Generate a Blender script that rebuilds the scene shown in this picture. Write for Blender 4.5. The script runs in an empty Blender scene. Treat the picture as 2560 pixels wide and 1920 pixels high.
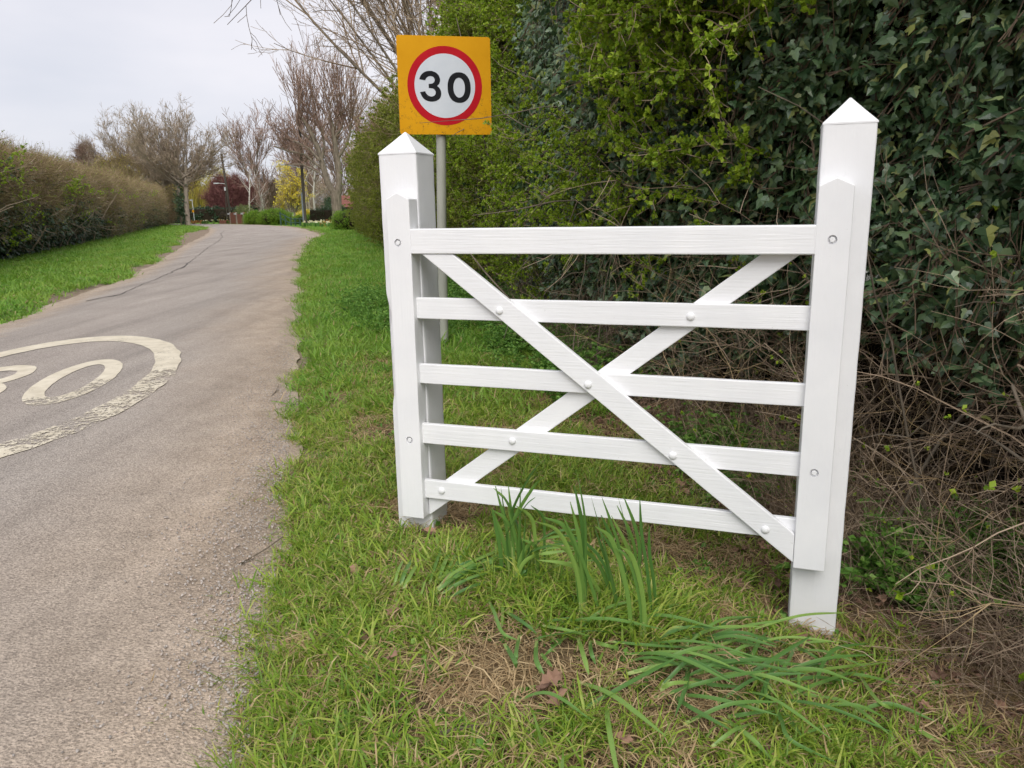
import bpy, bmesh, math, random
import numpy as np
from mathutils import Vector, Matrix, Euler, noise as mnoise

random.seed(7); np.random.seed(7)
SC = bpy.context.scene
COL = SC.collection

# ------------------------------------------------------------------ camera
H_CAM = 1.2668
pitch, roll = math.radians(12.994), math.radians(-1.095)
fw = Vector((0, math.cos(pitch), -math.sin(pitch)))
r0 = Vector((1, 0, 0)); u0 = r0.cross(fw)
cr = math.cos(roll) * r0 + math.sin(roll) * u0
cu = -math.sin(roll) * r0 + math.cos(roll) * u0
cam = bpy.data.cameras.new('camera'); cam.sensor_width = 36; cam.lens = 1915.06 / 2560 * 36
cam.clip_start = 0.05; cam.clip_end = 3000
camo = bpy.data.objects.new('camera', cam); COL.objects.link(camo)
mw = Matrix.Identity(4)
for i in range(3):
    mw[i][0], mw[i][1], mw[i][2] = cr[i], cu[i], -fw[i]
mw[2][3] = H_CAM
camo.matrix_world = mw
SC.camera = camo

# ------------------------------------------------------------------ sky, sun, exposure
SUN_EL, SUN_AZ = math.radians(47), math.radians(178)   # azimuth: clockwise from +Y (the camera's heading)
w = bpy.data.worlds.new('World'); SC.world = w; w.use_nodes = True
nt = w.node_tree; nt.nodes.clear()
out = nt.nodes.new('ShaderNodeOutputWorld'); bg = nt.nodes.new('ShaderNodeBackground')
sky = nt.nodes.new('ShaderNodeTexSky'); sky.sky_type = 'NISHITA'; sky.sun_disc = False
sky.sun_elevation = SUN_EL; sky.sun_rotation = SUN_AZ
tc = nt.nodes.new('ShaderNodeTexCoord'); mp = nt.nodes.new('ShaderNodeMapping')
mp.inputs['Scale'].default_value = (1.0, 1.0, 3.2)
nz = nt.nodes.new('ShaderNodeTexNoise'); nz.inputs['Scale'].default_value = 1.7; nz.inputs['Detail'].default_value = 5; nz.inputs['Roughness'].default_value = .5
rp = nt.nodes.new('ShaderNodeValToRGB')
rp.color_ramp.elements[0].position = .32; rp.color_ramp.elements[0].color = (3.25, 3.42, 3.92, 1)
rp.color_ramp.elements[1].position = .68; rp.color_ramp.elements[1].color = (4.65, 4.55, 4.82, 1)
mx = nt.nodes.new('ShaderNodeMix'); mx.data_type = 'RGBA'; mx.inputs['Factor'].default_value = .94
L = nt.links.new
L(tc.outputs['Generated'], mp.inputs['Vector']); L(mp.outputs[0], nz.inputs['Vector']); L(nz.outputs['Fac'], rp.inputs[0])
L(sky.outputs[0], mx.inputs[6]); L(rp.outputs[0], mx.inputs[7]); L(mx.outputs[2], bg.inputs[0])
bg.inputs[1].default_value = 0.1
L(bg.outputs[0], out.inputs[0])
sun = bpy.data.lights.new('sun', 'SUN'); sun.energy = 1.5; sun.angle = math.radians(50); sun.color = (1, .97, .92)
suno = bpy.data.objects.new('sun', sun); COL.objects.link(suno)
sd = Vector((math.sin(SUN_AZ) * math.cos(SUN_EL), math.cos(SUN_AZ) * math.cos(SUN_EL), math.sin(SUN_EL)))
suno.rotation_euler = sd.to_track_quat('Z', 'Y').to_euler()
SC.view_settings.view_transform = 'Standard'; SC.view_settings.look = 'None'
SC.view_settings.exposure = 0.95; SC.view_settings.gamma = 1
SC.render.engine = 'CYCLES'
cy = SC.cycles
cy.max_bounces = 5; cy.diffuse_bounces = 3; cy.glossy_bounces = 1; cy.transmission_bounces = 2; cy.transparent_max_bounces = 6
cy.use_denoising = True; cy.denoiser = 'OPENIMAGEDENOISE'; cy.denoising_input_passes = 'RGB_ALBEDO_NORMAL'; cy.denoising_prefilter = 'ACCURATE'; cy.use_adaptive_sampling = True; cy.adaptive_threshold = .028; cy.sample_clamp_indirect = 6; cy.caustics_reflective = False; cy.caustics_refractive = False

# ------------------------------------------------------------------ helpers
def tag(o, label=None, cat=None, group=None, kind=None):
    if label: o['label'] = label
    if cat: o['category'] = cat
    if group: o['group'] = group
    if kind: o['kind'] = kind
    return o
def empty(name, loc=(0, 0, 0), rz=0):
    o = bpy.data.objects.new(name, None); COL.objects.link(o); o.location = loc; o.rotation_euler = (0, 0, rz); o.empty_display_size = .1
    return o
def link(name, me, mats=(), parent=None, smooth=False):
    for m in mats: me.materials.append(m)
    if smooth: me.shade_smooth()
    o = bpy.data.objects.new(name, me); COL.objects.link(o)
    if parent is not None: o.parent = parent
    return o
class MB:
    def __init__(s): s.v = []; s.f = []; s.m = []; s.n = 0
    def add(s, v, f, mi=0):
        s.f.extend([tuple(i + s.n for i in q) for q in f]); s.v.extend([tuple(p) for p in v]); s.n += len(v); s.m.extend([mi] * len(f))
    def arr(s, v, f, mi=0):
        s.f.extend((f + s.n).tolist()); s.v.extend(v.tolist()); s.n += len(v); s.m.extend([mi] * len(f))
    def mesh(s, name='m'):
        me = bpy.data.meshes.new(name); me.from_pydata(s.v, [], s.f)
        if any(s.m): me.polygons.foreach_set('material_index', s.m)
        me.update(); return me
    def obj(s, name, mats, parent=None, smooth=False): return link(name, s.mesh(name), mats, parent, smooth)
    def src(s, name, mats, smooth=False):          # a source mesh for scattering; not linked to the scene
        me = s.mesh(name)
        for m in mats: me.materials.append(m)
        if smooth: me.shade_smooth()
        return bpy.data.objects.new(name, me)
def box(mb, c, d, mi=0, R=None):
    x, y, z = d[0] / 2, d[1] / 2, d[2] / 2
    v = [Vector((a * x, b * y, e * z)) for e in (-1, 1) for b in (-1, 1) for a in (-1, 1)]
    if R: v = [R @ p for p in v]
    c = Vector(c)
    mb.add([p + c for p in v], [(0, 2, 3, 1), (4, 5, 7, 6), (0, 1, 5, 4), (2, 6, 7, 3), (0, 4, 6, 2), (1, 3, 7, 5)], mi)
def tubes(mb, lines, sides=4, mi=0, cap=False):
    """lines: list of (pts[k][3], radii[k]); batched by length"""
    by = {}
    for p, r in lines: by.setdefault(len(p), []).append((p, r))
    ang = np.arange(sides) * 2 * math.pi / sides
    for k, L_ in by.items():
        P = np.array([[tuple(q) for q in p] for p, r in L_], float); R = np.array([r for p, r in L_], float)
        T = np.gradient(P, axis=1); T /= np.linalg.norm(T, axis=2, keepdims=True) + 1e-9
        ref = np.where(np.abs(T[:, :1, 2:3]) > .8, np.array([1., 0, 0]), np.array([0, 0, 1.]))
        ref = np.repeat(ref, k, 1)
        e1 = np.cross(T, ref); e1 /= np.linalg.norm(e1, axis=2, keepdims=True) + 1e-9
        e2 = np.cross(T, e1)
        V = P[:, :, None] + R[:, :, None, None] * (np.cos(ang)[None, None, :, None] * e1[:, :, None] + np.sin(ang)[None, None, :, None] * e2[:, :, None])
        B = len(L_)
        b, i, j = np.meshgrid(np.arange(B), np.arange(k - 1), np.arange(sides), indexing='ij')
        a0 = (b * k + i) * sides + j; a1 = (b * k + i) * sides + (j + 1) % sides
        F = np.stack([a0, a1, a1 + sides, a0 + sides], -1).reshape(-1, 4)
        mb.arr(V.reshape(-1, 3), F, mi)
def sstep(a, b, x):
    t = np.clip((x - a) / (b - a), 0, 1); return t * t * (3 - 2 * t)
def N(x, y=0, z=0): return mnoise.noise(Vector((x, y, z)))
def eul_z(d, spin=0):
    q = Vector(d).to_track_quat('Z', 'Y'); return tuple((q.to_matrix() @ Matrix.Rotation(spin, 3, 'Z')).to_euler())
def eul_face(nrm, spin=0):      # local Z -> normal, local Y -> up
    q = Vector(nrm).to_track_quat('Z', 'Y'); return tuple((q.to_matrix() @ Matrix.Rotation(spin, 3, 'Z')).to_euler())

def scatter(name, P, E, S, srcs, pick=None, parent=None):
    P = np.asarray(P, np.float32); n = len(P)
    E = np.asarray(E, np.float32); S = np.asarray(S, np.float32)
    if pick is None: pick = np.random.randint(0, len(srcs), n)
    me = bpy.data.meshes.new(name); me.vertices.add(n); me.vertices.foreach_set('co', P.ravel())
    a = me.attributes.new('rot', 'FLOAT_VECTOR', 'POINT'); a.data.foreach_set('vector', E.ravel())
    a = me.attributes.new('scl', 'FLOAT', 'POINT'); a.data.foreach_set('value', S.ravel())
    a = me.attributes.new('pick', 'INT', 'POINT'); a.data.foreach_set('value', np.asarray(pick, np.int32))
    seen = []
    for s in srcs:
        for m in s.data.materials:
            if m not in seen: seen.append(m); me.materials.append(m)
    o = bpy.data.objects.new(name, me); COL.objects.link(o)
    if parent is not None: o.parent = parent
    ng = bpy.data.node_groups.new(name + '_scatter', 'GeometryNodeTree')
    ng.interface.new_socket('Geometry', in_out='INPUT', socket_type='NodeSocketGeometry')
    ng.interface.new_socket('Geometry', in_out='OUTPUT', socket_type='NodeSocketGeometry')
    nn = ng.nodes.new; ln = ng.links.new
    gi = nn('NodeGroupInput'); go = nn('NodeGroupOutput'); iop = nn('GeometryNodeInstanceOnPoints'); jn = nn('GeometryNodeJoinGeometry')
    for s in srcs:
        oi = nn('GeometryNodeObjectInfo'); oi.transform_space = 'ORIGINAL'; oi.inputs['Object'].default_value = s
        g2 = nn('GeometryNodeGeometryToInstance'); ln(oi.outputs['Geometry'], g2.inputs[0]); ln(g2.outputs[0], jn.inputs[0])
    def na(nm, ty):
        q = nn('GeometryNodeInputNamedAttribute'); q.data_type = ty; q.inputs['Name'].default_value = nm; return q.outputs['Attribute']
    er = nn('FunctionNodeEulerToRotation'); ln(na('rot', 'FLOAT_VECTOR'), er.inputs[0])
    ln(gi.outputs[0], iop.inputs['Points']); ln(jn.outputs[0], iop.inputs['Instance'])
    iop.inputs['Pick Instance'].default_value = True
    ln(na('pick', 'INT'), iop.inputs['Instance Index']); ln(er.outputs[0], iop.inputs['Rotation']); ln(na('scl', 'FLOAT'), iop.inputs['Scale'])
    ln(iop.outputs[0], go.inputs[0])
    md = o.modifiers.new('scatter', 'NODES'); md.node_group = ng
    o['kind'] = 'stuff'
    return o

# ------------------------------------------------------------------ materials
def mat(name, rough=.8, spec=.3):
    m = bpy.data.materials.new(name); m.use_nodes = True
    t = m.node_tree; b = t.nodes['Principled BSDF']; b.inputs['Roughness'].default_value = rough; b.inputs['Specular IOR Level'].default_value = spec
    return m, t, b
def coords(t, kind='Object', scale=(1, 1, 1)):
    c = t.nodes.new('ShaderNodeTexCoord'); m = t.nodes.new('ShaderNodeMapping'); m.inputs['Scale'].default_value = scale
    t.links.new(c.outputs[kind], m.inputs[0]); return m.outputs[0]
def wpos(t, scale=(1, 1, 1)):
    c = t.nodes.new('ShaderNodeNewGeometry'); m = t.nodes.new('ShaderNodeMapping'); m.inputs['Scale'].default_value = scale
    t.links.new(c.outputs['Position'], m.inputs[0]); return m.outputs[0]
def noise(t, vec, scale, detail=4, rough=.55):
    n = t.nodes.new('ShaderNodeTexNoise'); n.inputs['Scale'].default_value = scale; n.inputs['Detail'].default_value = detail; n.inputs['Roughness'].default_value = rough
    t.links.new(vec, n.inputs['Vector']); return n.outputs['Fac']
def voro(t, vec, scale, out='Distance', feat='F1'):
    n = t.nodes.new('ShaderNodeTexVoronoi'); n.feature = feat; n.inputs['Scale'].default_value = scale
    t.links.new(vec, n.inputs['Vector']); return n.outputs[out]
def ramp(t, fac, stops, interp='LINEAR'):
    n = t.nodes.new('ShaderNodeValToRGB'); e = n.color_ramp.elements; n.color_ramp.interpolation = interp
    while len(e) > len(stops): e.remove(e[-1])
    while len(e) < len(stops): e.new(1)
    for q, (p, c) in zip(e, stops): q.position = p; q.color = (c, c, c, 1) if isinstance(c, (int, float)) else (*c, 1)
    t.links.new(fac, n.inputs[0]); return n.outputs[0]
def mixc(t, fac, a, b, mode='MIX'):
    n = t.nodes.new('ShaderNodeMix'); n.data_type = 'RGBA'; n.blend_type = mode
    for s, v in ((0, fac), (6, a), (7, b)):
        if isinstance(v, bpy.types.NodeSocket): t.links.new(v, n.inputs[s])
        elif isinstance(v, (int, float)): n.inputs[s].default_value = v if s == 0 else (v, v, v, 1)
        else: n.inputs[s].default_value = (*v, 1)
    return n.outputs[2]
def math_(t, op, a, b=0.0, c=None):
    n = t.nodes.new('ShaderNodeMath'); n.operation = op
    for i, v in enumerate((a, b, c)):
        if v is None: continue
        if isinstance(v, bpy.types.NodeSocket): t.links.new(v, n.inputs[i])
        else: n.inputs[i].default_value = v
    return n.outputs[0]
def bump(t, b, h, strength=.5, dist=.01):
    n = t.nodes.new('ShaderNodeBump'); n.inputs['Strength'].default_value = strength; n.inputs['Distance'].default_value = dist
    t.links.new(h, n.inputs['Height']); t.links.new(n.outputs[0], b.inputs['Normal']); return n
def attr(t, name):
    a = t.nodes.new('ShaderNodeAttribute'); a.attribute_name = name; return a.outputs['Fac']

def plain(name, c1, c2, scale=6, rough=.8, spec=.3, bmp=.3, bd=.005, stretch=(1, 1, 1), detail=5):
    m, t, b = mat(name, rough, spec); v = coords(t, 'Object', stretch); f = noise(t, v, scale, detail)
    t.links.new(ramp(t, f, [(.3, c1), (.7, c2)]), b.inputs['Base Color'])
    if bmp: bump(t, b, noise(t, v, scale * 3, 4), bmp, bd)
    return m
def leafmat(name, stops, rough=.5, trans=.25, spec=.4, patch=None):
    """leaf colour varies leaf by leaf and plant by plant"""
    m, t, b = mat(name, rough, spec)
    g = t.nodes.new('ShaderNodeNewGeometry'); oi = t.nodes.new('ShaderNodeObjectInfo')
    f = math_(t, 'FRACT', math_(t, 'ADD', g.outputs['Random Per Island'], math_(t, 'MULTIPLY', oi.outputs['Random'], 7.31)))
    c = ramp(t, f, stops)
    if patch:
        f2 = ramp(t, noise(t, wpos(t), patch[0], 3), [(.4, 0), (.62, 1)])
        c = mixc(t, math_(t, 'MULTIPLY', f2, patch[2]), c, patch[1])
    t.links.new(c, b.inputs['Base Color'])
    if trans:
        tr = t.nodes.new('ShaderNodeBsdfTranslucent'); ms = t.nodes.new('ShaderNodeMixShader'); ms.inputs[0].default_value = trans
        t.links.new(c, tr.inputs['Color']); t.links.new(b.outputs[0], ms.inputs[1]); t.links.new(tr.outputs[0], ms.inputs[2])
        t.links.new(ms.outputs[0], t.nodes['Material Output'].inputs[0])
    return m

def white_paint(name, stretch, bubbles=0):
    m, t, b = mat(name, .42, .5)
    v = coords(t, 'Object', stretch); o = coords(t, 'Object')
    f = noise(t, o, 5, 4)
    fine = noise(t, v, 1.0, 2, .6)
    c = ramp(t, f, [(.25, (.76, .765, .78)), (.75, (.84, .84, .845))])
    c = mixc(t, ramp(t, noise(t, v, .45, 5, .7), [(.60, 0), (.78, .32)]), c, (.66, .67, .69))
    spots = ramp(t, noise(t, o, 90, 2), [(.74, 0), (.80, .45)])
    c = mixc(t, spots, c, (.45, .44, .42))
    t.links.new(c, b.inputs['Base Color'])
    h = fine if not bubbles else mixc(t, .35, fine, noise(t, o, 28, 2, .6))
    if bubbles:
        bb = ramp(t, voro(t, coords(t, 'Object', (1, 1, .55)), 62), [(.12, 1), (.42, 0)])
        bb = mixc(t, ramp(t, noise(t, o, 7, 2), [(.46, 0), (.62, 1)]), 0.0, bb)
        h = mixc(t, bubbles, h, bb, 'ADD')
    bump(t, b, mixc(t, .5, h, noise(t, coords(t, 'Object', tuple(a * .12 for a in stretch)), 1.0, 3, .5)), .5, .004)
    return m
PAINT_H = white_paint('white_gloss_paint_across', (5, 60, 160))
PAINT_V = white_paint('white_gloss_paint_upright', (110, 60, 4.5))
PAINT_POST = white_paint('white_paint_on_rough_post', (90, 90, 7), .55)

BARK = plain('grey_brown_bark', (.10, .083, .062), (.25, .205, .155), 9, .9, .2, .6, .02, (1, 1, .25))
BARK_PALE = plain('pale_grey_bark', (.20, .165, .13), (.38, .32, .25), 7, .9, .2, .4, .02, (1, 1, .3))
TWIG = leafmat('brown_twig', [(0, (.16, .115, .078)), (.5, (.29, .215, .15)), (1, (.46, .36, .255))], .8, 0, .2)
TWIG_DARK = leafmat('dark_brown_twig', [(0, (.10, .07, .05)), (1, (.20, .145, .095))], .8, 0, .2)
TWIG_OLIVE = leafmat('olive_brown_twig', [(0, (.18, .125, .065)), (.5, (.29, .215, .115)), (.8, (.38, .295, .185)), (1, (.30, .28, .105))], .8, 0, .2)
TWIG_RED = leafmat('red_brown_twig', [(0, (.15, .095, .075)), (.5, (.25, .165, .13)), (1, (.35, .24, .19))], .8, 0, .2)
TWIG_GREY = leafmat('greyish_twig', [(0, (.21, .16, .115)), (1, (.40, .315, .235))], .8, 0, .2)
STRAW = leafmat('dry_straw', [(0, (.26, .17, .085)), (.5, (.42, .30, .16)), (1, (.56, .43, .25))], .7, .2, .2)
GRASS = leafmat('green_grass_blade', [(0, (.13, .25, .025)), (.4, (.24, .38, .04)), (.75, (.37, .48, .065)), (1, (.52, .52, .15))], .45, .42, .4)
GRASS_LUSH = leafmat('lush_grass_blade', [(0, (.12, .27, .028)), (.5, (.19, .385, .045)), (1, (.30, .48, .075))], .45, .45, .4, patch=(.8, (.32, .43, .065), .55))
IVY = leafmat('ivy_leaf', [(0, (.04, .09, .036)), (.35, (.08, .15, .062)), (.7, (.125, .20, .088)), (.9, (.19, .27, .12)), (1, (.36, .38, .11))], .34, .18, .7)
IVY_FAR = leafmat('ivy_leaf_far', [(0, (.03, .065, .03)), (.5, (.05, .10, .045)), (.85, (.085, .145, .065)), (1, (.14, .2, .07))], .4, .12, .5)
HAW = leafmat('young_hawthorn_leaf', [(0, (.15, .26, .02)), (.4, (.29, .43, .028)), (1, (.48, .60, .06))], .45, .45, .4)
HAW_FAR = leafmat('fine_hedge_leaf', [(0, (.15, .19, .025)), (.5, (.24, .285, .04)), (1, (.37, .40, .065))], .5, .42, .3)
WEED = leafmat('weed_leaf', [(0, (.09, .21, .035)), (.6, (.15, .31, .05)), (1, (.25, .41, .08))], .5, .3, .3)
DAFF = leafmat('daffodil_leaf', [(0, (.085, .20, .045)), (.6, (.15, .29, .06)), (1, (.27, .42, .09))], .4, .3, .45)
DAFF_PALE = leafmat('pale_leaf_base', [(0, (.30, .42, .12)), (1, (.42, .52, .18))], .45, .3, .4)
DEAD = leafmat('dead_leaf', [(0, (.13, .075, .055)), (.5, (.24, .145, .10)), (1, (.37, .22, .15))], .8, .1, .2)
BLOSSOM = leafmat('white_blossom', [(0, (.75, .75, .70)), (1, (.85, .84, .80))], .6, .3, .2)
SHADE_CORE = plain('painted_inner_shade', (.018, .014, .010), (.04, .03, .02), 9, .95, .1, .8, .05)  # near-black brown: the shade inside hedges and shrubs put into the colour

# ------------------------------------------------------------------ road line and ground height
RR = [(-.45, -6), (-.5, -1), (-.62, .8), (-.73, 1.55), (-.86, 2.1), (-1.0, 2.69), (-1.2, 3.44), (-1.45, 4.5), (-1.95, 6.34), (-2.62, 9), (-3.3, 11.74), (-4.3, 15.6), (-5.75, 21), (-7.4, 28), (-8.9, 34.3), (-9.6, 40), (-11.6, 46), (-15.2, 57), (-18.6, 64), (-23.2, 71.5), (-29, 79.5), (-37, 87), (-52, 96), (-90, 112)]
RL = [(-4.3, -6), (-4.5, -1), (-4.7, .8), (-4.85, 1.9), (-4.95, 2.8), (-5.1, 3.6), (-5.25, 4.5), (-5.45, 5.6), (-5.75, 7.5), (-6.2, 9.6), (-6.95, 12.4), (-7.8, 16), (-9.6, 21.5), (-12.2, 29), (-14.4, 35.6), (-16.2, 41.5), (-18.2, 47.5), (-21.6, 57), (-24, 62.3), (-27.5, 67.8), (-32.5, 73.5), (-40, 79.5), (-54, 88), (-92, 103)]
RRa, RLa = np.array(RR), np.array(RL)
CEN = (RRa + RLa) / 2; HWD = np.linalg.norm(RRa - RLa, axis=1) / 2
def road_e(x, y):
    """signed distance outside the road edge (negative on the road) and +1 on the right-hand side, -1 on the left"""
    x = np.atleast_1d(np.asarray(x, float)); y = np.atleast_1d(np.asarray(y, float))
    best = np.full(x.shape, 1e9); side = np.ones(x.shape)
    for i in range(len(CEN) - 1):
        a, b = CEN[i], CEN[i + 1]; d = b - a; l2 = d @ d
        t = np.clip(((x - a[0]) * d[0] + (y - a[1]) * d[1]) / l2, 0, 1)
        px, py = a[0] + t * d[0], a[1] + t * d[1]
        hw = HWD[i] * (1 - t) + HWD[i + 1] * t
        e = np.hypot(x - px, y - py) - hw
        s = np.sign(d[0] * (y - py) - d[1] * (x - px))
        k = e < best; best = np.where(k, e, best); side = np.where(k, -s, side)
    return best, side
def base_z(y): return .16 * sstep(25, 75, np.asarray(y, float))
def zg(x, y):
    x = np.atleast_1d(np.asarray(x, float)); y = np.atleast_1d(np.asarray(y, float))
    e, s = road_e(x, y)
    z = base_z(y) - .05 + .075 * sstep(-.05, .35, e)
    z = z - np.where(s > 0, .205 * sstep(.7, 2.0, e) * (1 - sstep(3.2, 5.6, y)), 0)
    z = z + .02 * np.sin(x * 3.1 + y * 1.7) * np.sin(y * 2.3 - x) * sstep(.1, .8, e)
    return z
_gx0, _gy0, _gs = -17.0, -7.0, .16
_GX, _GY = np.meshgrid(np.arange(_gx0, 6, _gs), np.arange(_gy0, 32, _gs)); _GZ = zg(_GX.ravel(), _GY.ravel()).reshape(_GX.shape).tolist()
_gh, _gw = _GX.shape
def gz(x, y):
    """ground height at one point (table near the camera)"""
    fx, fy = (x - _gx0) / _gs, (y - _gy0) / _gs
    if not (0 <= fx < _gw - 1 and 0 <= fy < _gh - 1):
        t_ = min(1, max(0, (y - 25) / 50)); return .16 * t_ * t_ * (3 - 2 * t_) + .025
    i, j = int(fy), int(fx); a, b_ = fx - j, fy - i
    return (_GZ[i][j] * (1 - a) + _GZ[i][j + 1] * a) * (1 - b_) + (_GZ[i + 1][j] * (1 - a) + _GZ[i + 1][j + 1] * a) * b_

# ground sheet
def axis(lo, hi, fine_lo, fine_hi, step, growth=1.18):
    a = list(np.arange(fine_lo, fine_hi + 1e-6, step)); s = step; v = fine_hi
    while v < hi: s *= growth; v += s; a.append(v)
    s = step; v = fine_lo
    while v > lo: s *= growth; v -= s; a.insert(0, v)
    return np.array(a)
gx = axis(-900, 900, -8, 4, .14); gy = axis(-60, 1500, 0, 12, .14, 1.12)
X, Y = np.meshgrid(gx, gy)
Z = zg(X.ravel(), Y.ravel()).reshape(X.shape)
near = (np.abs(X) < 9) & (Y < 14) & (Y > 0)
Z = Z + np.where(near, .008 * np.sin(X * 23 + 3 * np.sin(Y * 9)) * np.sin(Y * 19 + 2 * np.sin(X * 11)) * (road_e(X.ravel(), Y.ravel())[0].reshape(X.shape) > .1), 0)
nx, ny = len(gx), len(gy)
ii, jj = np.meshgrid(np.arange(ny - 1), np.arange(nx - 1), indexing='ij')
a0 = (ii * nx + jj).ravel(); Fq = np.stack([a0, a0 + 1, a0 + nx + 1, a0 + nx], -1)
GE, GS = road_e(X.ravel(), Y.ravel())
GE = GE - np.where(GS < 0, .22 + .25 * np.sin(Y.ravel() * 1.1) * .6 + 1.0 * np.exp(-((Y.ravel() - 46) / 9) ** 2), .12) 
gm = MB(); gm.arr(np.stack([X.ravel(), Y.ravel(), Z.ravel()], -1), Fq)
m, t, b = mat('soil_and_thatch', .95, .1)
v = wpos(t)
soil = ramp(t, noise(t, v, 11, 4, .65), [(.3, (.05, .034, .022)), (.55, (.12, .082, .052)), (.8, (.20, .145, .09))])
thatch = ramp(t, noise(t, wpos(t, (3, 1, 1)), 40, 5, .7), [(.35, (.13, .09, .045)), (.7, (.36, .26, .14))])
c = mixc(t, ramp(t, noise(t, v, 2.6, 4, .6), [(.42, 0), (.58, 1)]), soil, thatch)
sep = t.nodes.new('ShaderNodeSeparateXYZ'); t.links.new(v, sep.inputs[0])
farf = ramp(t, math_(t, 'DIVIDE', sep.outputs['Y'], 30.0), [(.15, 0), (.45, 1)])
green = ramp(t, noise(t, v, 1.2, 5, .6), [(.3, (.09, .2, .025)), (.7, (.17, .31, .045))])
c = mixc(t, farf, c, green)
ge = math_(t, 'ADD', attr(t, 'ge'), math_(t, 'MULTIPLY', math_(t, 'SUBTRACT', noise(t, v, 3, 3), .5), .6))
c = mixc(t, ramp(t, ge, [(0, 1), (.12, 0)]), c, ramp(t, noise(t, v, 14, 4, .7), [(.3, (.17, .125, .088)), (.7, (.36, .285, .215))]))
t.links.new(c, b.inputs['Base Color']); bump(t, b, noise(t, v, 30, 3, .7), .9, .03)
go_ = tag(gm.obj('ground', [m], None, True), kind='structure')
at_ = go_.data.attributes.new('ge', 'FLOAT', 'POINT'); at_.data.foreach_set('value', GE.astype(np.float32))

# road sheet
def resample(pl, n):
    pl = np.array(pl); s = np.r_[0, np.cumsum(np.linalg.norm(np.diff(CEN, axis=0), axis=1))]
    return pl, s
sC = np.r_[0, np.cumsum(np.linalg.norm(np.diff(CEN, axis=0), axis=1))]
def catmull(pl, q):
    return np.stack([np.interp(q, sC, pl[:, 0]), np.interp(q, sC, pl[:, 1])], -1)
q = []; s_ = 0
while s_ < sC[-1]:
    q.append(s_); s_ += .12 if s_ < 24 else (.4 if s_ < 60 else 1.2)
q = np.array(q)
def smooth(a, k=9):
    ker = np.ones(k) / k; p = np.pad(a, ((k // 2, k // 2), (0, 0)), 'edge')
    return np.stack([np.convolve(p[:, i], ker, 'valid') for i in range(2)], -1)
ER, EL = smooth(catmull(RRa, q), 13), smooth(catmull(RLa, q), 13)
nc = 33
V = []; DRr = []; DLl = []
for i in range(len(q)):
    a, bb = ER[i], EL[i]; wd = np.linalg.norm(a - bb); lat = (bb - a) / wd
    jr = .09 * N(a[1] * 1.3, 3) + .05 * N(a[1] * 4.1, 9); jl = .16 * N(a[1] * .8, 7) + .07 * N(a[1] * 3, 17)
    x0, x1 = -.16 + jr, wd + .22 + jl
    for k in range(nc):
        u_ = k / (nc - 1); u_ = .5 - .5 * math.cos(math.pi * u_) * (.55 + .45 * abs(math.cos(math.pi * u_)))
        d = x0 + (x1 - x0) * u_
        p = a + lat * d
        dr, dl = d, wd - d
        edge = min(dr + .16 - jr, dl + .22 + jl)
        V.append((p[0], p[1], float(base_z(p[1])) + .03 * math.sin(math.pi * max(0, min(1, d / wd))) - .045 * (1 - float(sstep(0, .28, edge))) + .012))
        DRr.append(dr); DLl.append(dl)
rm = MB(); F = []
for i in range(len(q) - 1):
    for k in range(nc - 1):
        o_ = i * nc + k; F.append((o_, o_ + nc, o_ + nc + 1, o_ + 1))
rm.add(V, F)
rme = rm.mesh('road')
for nm, dat in (('dr', DRr), ('dl', DLl)):
    a = rme.attributes.new(nm, 'FLOAT', 'POINT'); a.data.foreach_set('value', np.array(dat, np.float32))
m, t, b = mat('weathered_chip_asphalt', .85, .3)
v = wpos(t)
big = noise(t, v, .55, 4, .6); mid = noise(t, v, 4, 5, .6)
chips = voro(t, v, 150, 'Color'); sepc = t.nodes.new('ShaderNodeSeparateColor'); t.links.new(chips, sepc.inputs[0])
chv = sepc.outputs[0]
asph = ramp(t, big, [(.3, (.315, .275, .244)), (.7, (.39, .345, .306))])
sandy = ramp(t, mid, [(.3, (.34, .27, .205)), (.7, (.46, .375, .295))])
dr, dl = attr(t, 'dr'), attr(t, 'dl')
drn = math_(t, 'ADD', dr, math_(t, 'MULTIPLY', math_(t, 'SUBTRACT', big, .5), 1.1))
fr = ramp(t, math_(t, 'DIVIDE', drn, 2.0), [(.08, 1), (.42, .38), (.7, .0)])
dln = math_(t, 'ADD', dl, math_(t, 'MULTIPLY', math_(t, 'SUBTRACT', mid, .5), .8))
fl = ramp(t, math_(t, 'DIVIDE', dln, 1.0), [(.15, 1), (.5, 0)])
c = mixc(t, math_(t, 'MAXIMUM', fr, fl), asph, sandy)
# wheel tracks: bands rubbed smoother and a little paler
tr = ramp(t, math_(t, 'DIVIDE', drn, 4.0), [(.2, 0), (.33, 1), (.45, 0), (.62, 0), (.75, 1), (.88, 0)])
c = mixc(t, math_(t, 'MULTIPLY', tr, .22), c, (.38, .342, .305))
st = noise(t, wpos(t, (2.6, .22, 1)), 1.0, 4, .6)
c = mixc(t, 1.0, c, ramp(t, st, [(.3, .80), (.5, 1.0), (.72, 1.12)]), 'MULTIPLY')
c = mixc(t, .55, c, mixc(t, chv, (.45, .43, .42), (1.5, 1.48, 1.45)), 'MULTIPLY')
c = mixc(t, ramp(t, noise(t, v, 160, 3, .7), [(.66, 0), (.76, .6)]), c, (.45, .40, .34))
c = mixc(t, ramp(t, noise(t, v, 60, 4, .7), [(.25, .7), (.42, 0)]), c, (.06, .052, .046))
t.links.new(c, b.inputs['Base Color'])
bump(t, b, mixc(t, .45, noise(t, v, 120, 2, .8), voro(t, wpos(t, (1, 1.2, 1)), 105)), .75, .012)
road = tag(link('road', rme, [m], None, True), kind='structure')
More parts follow.
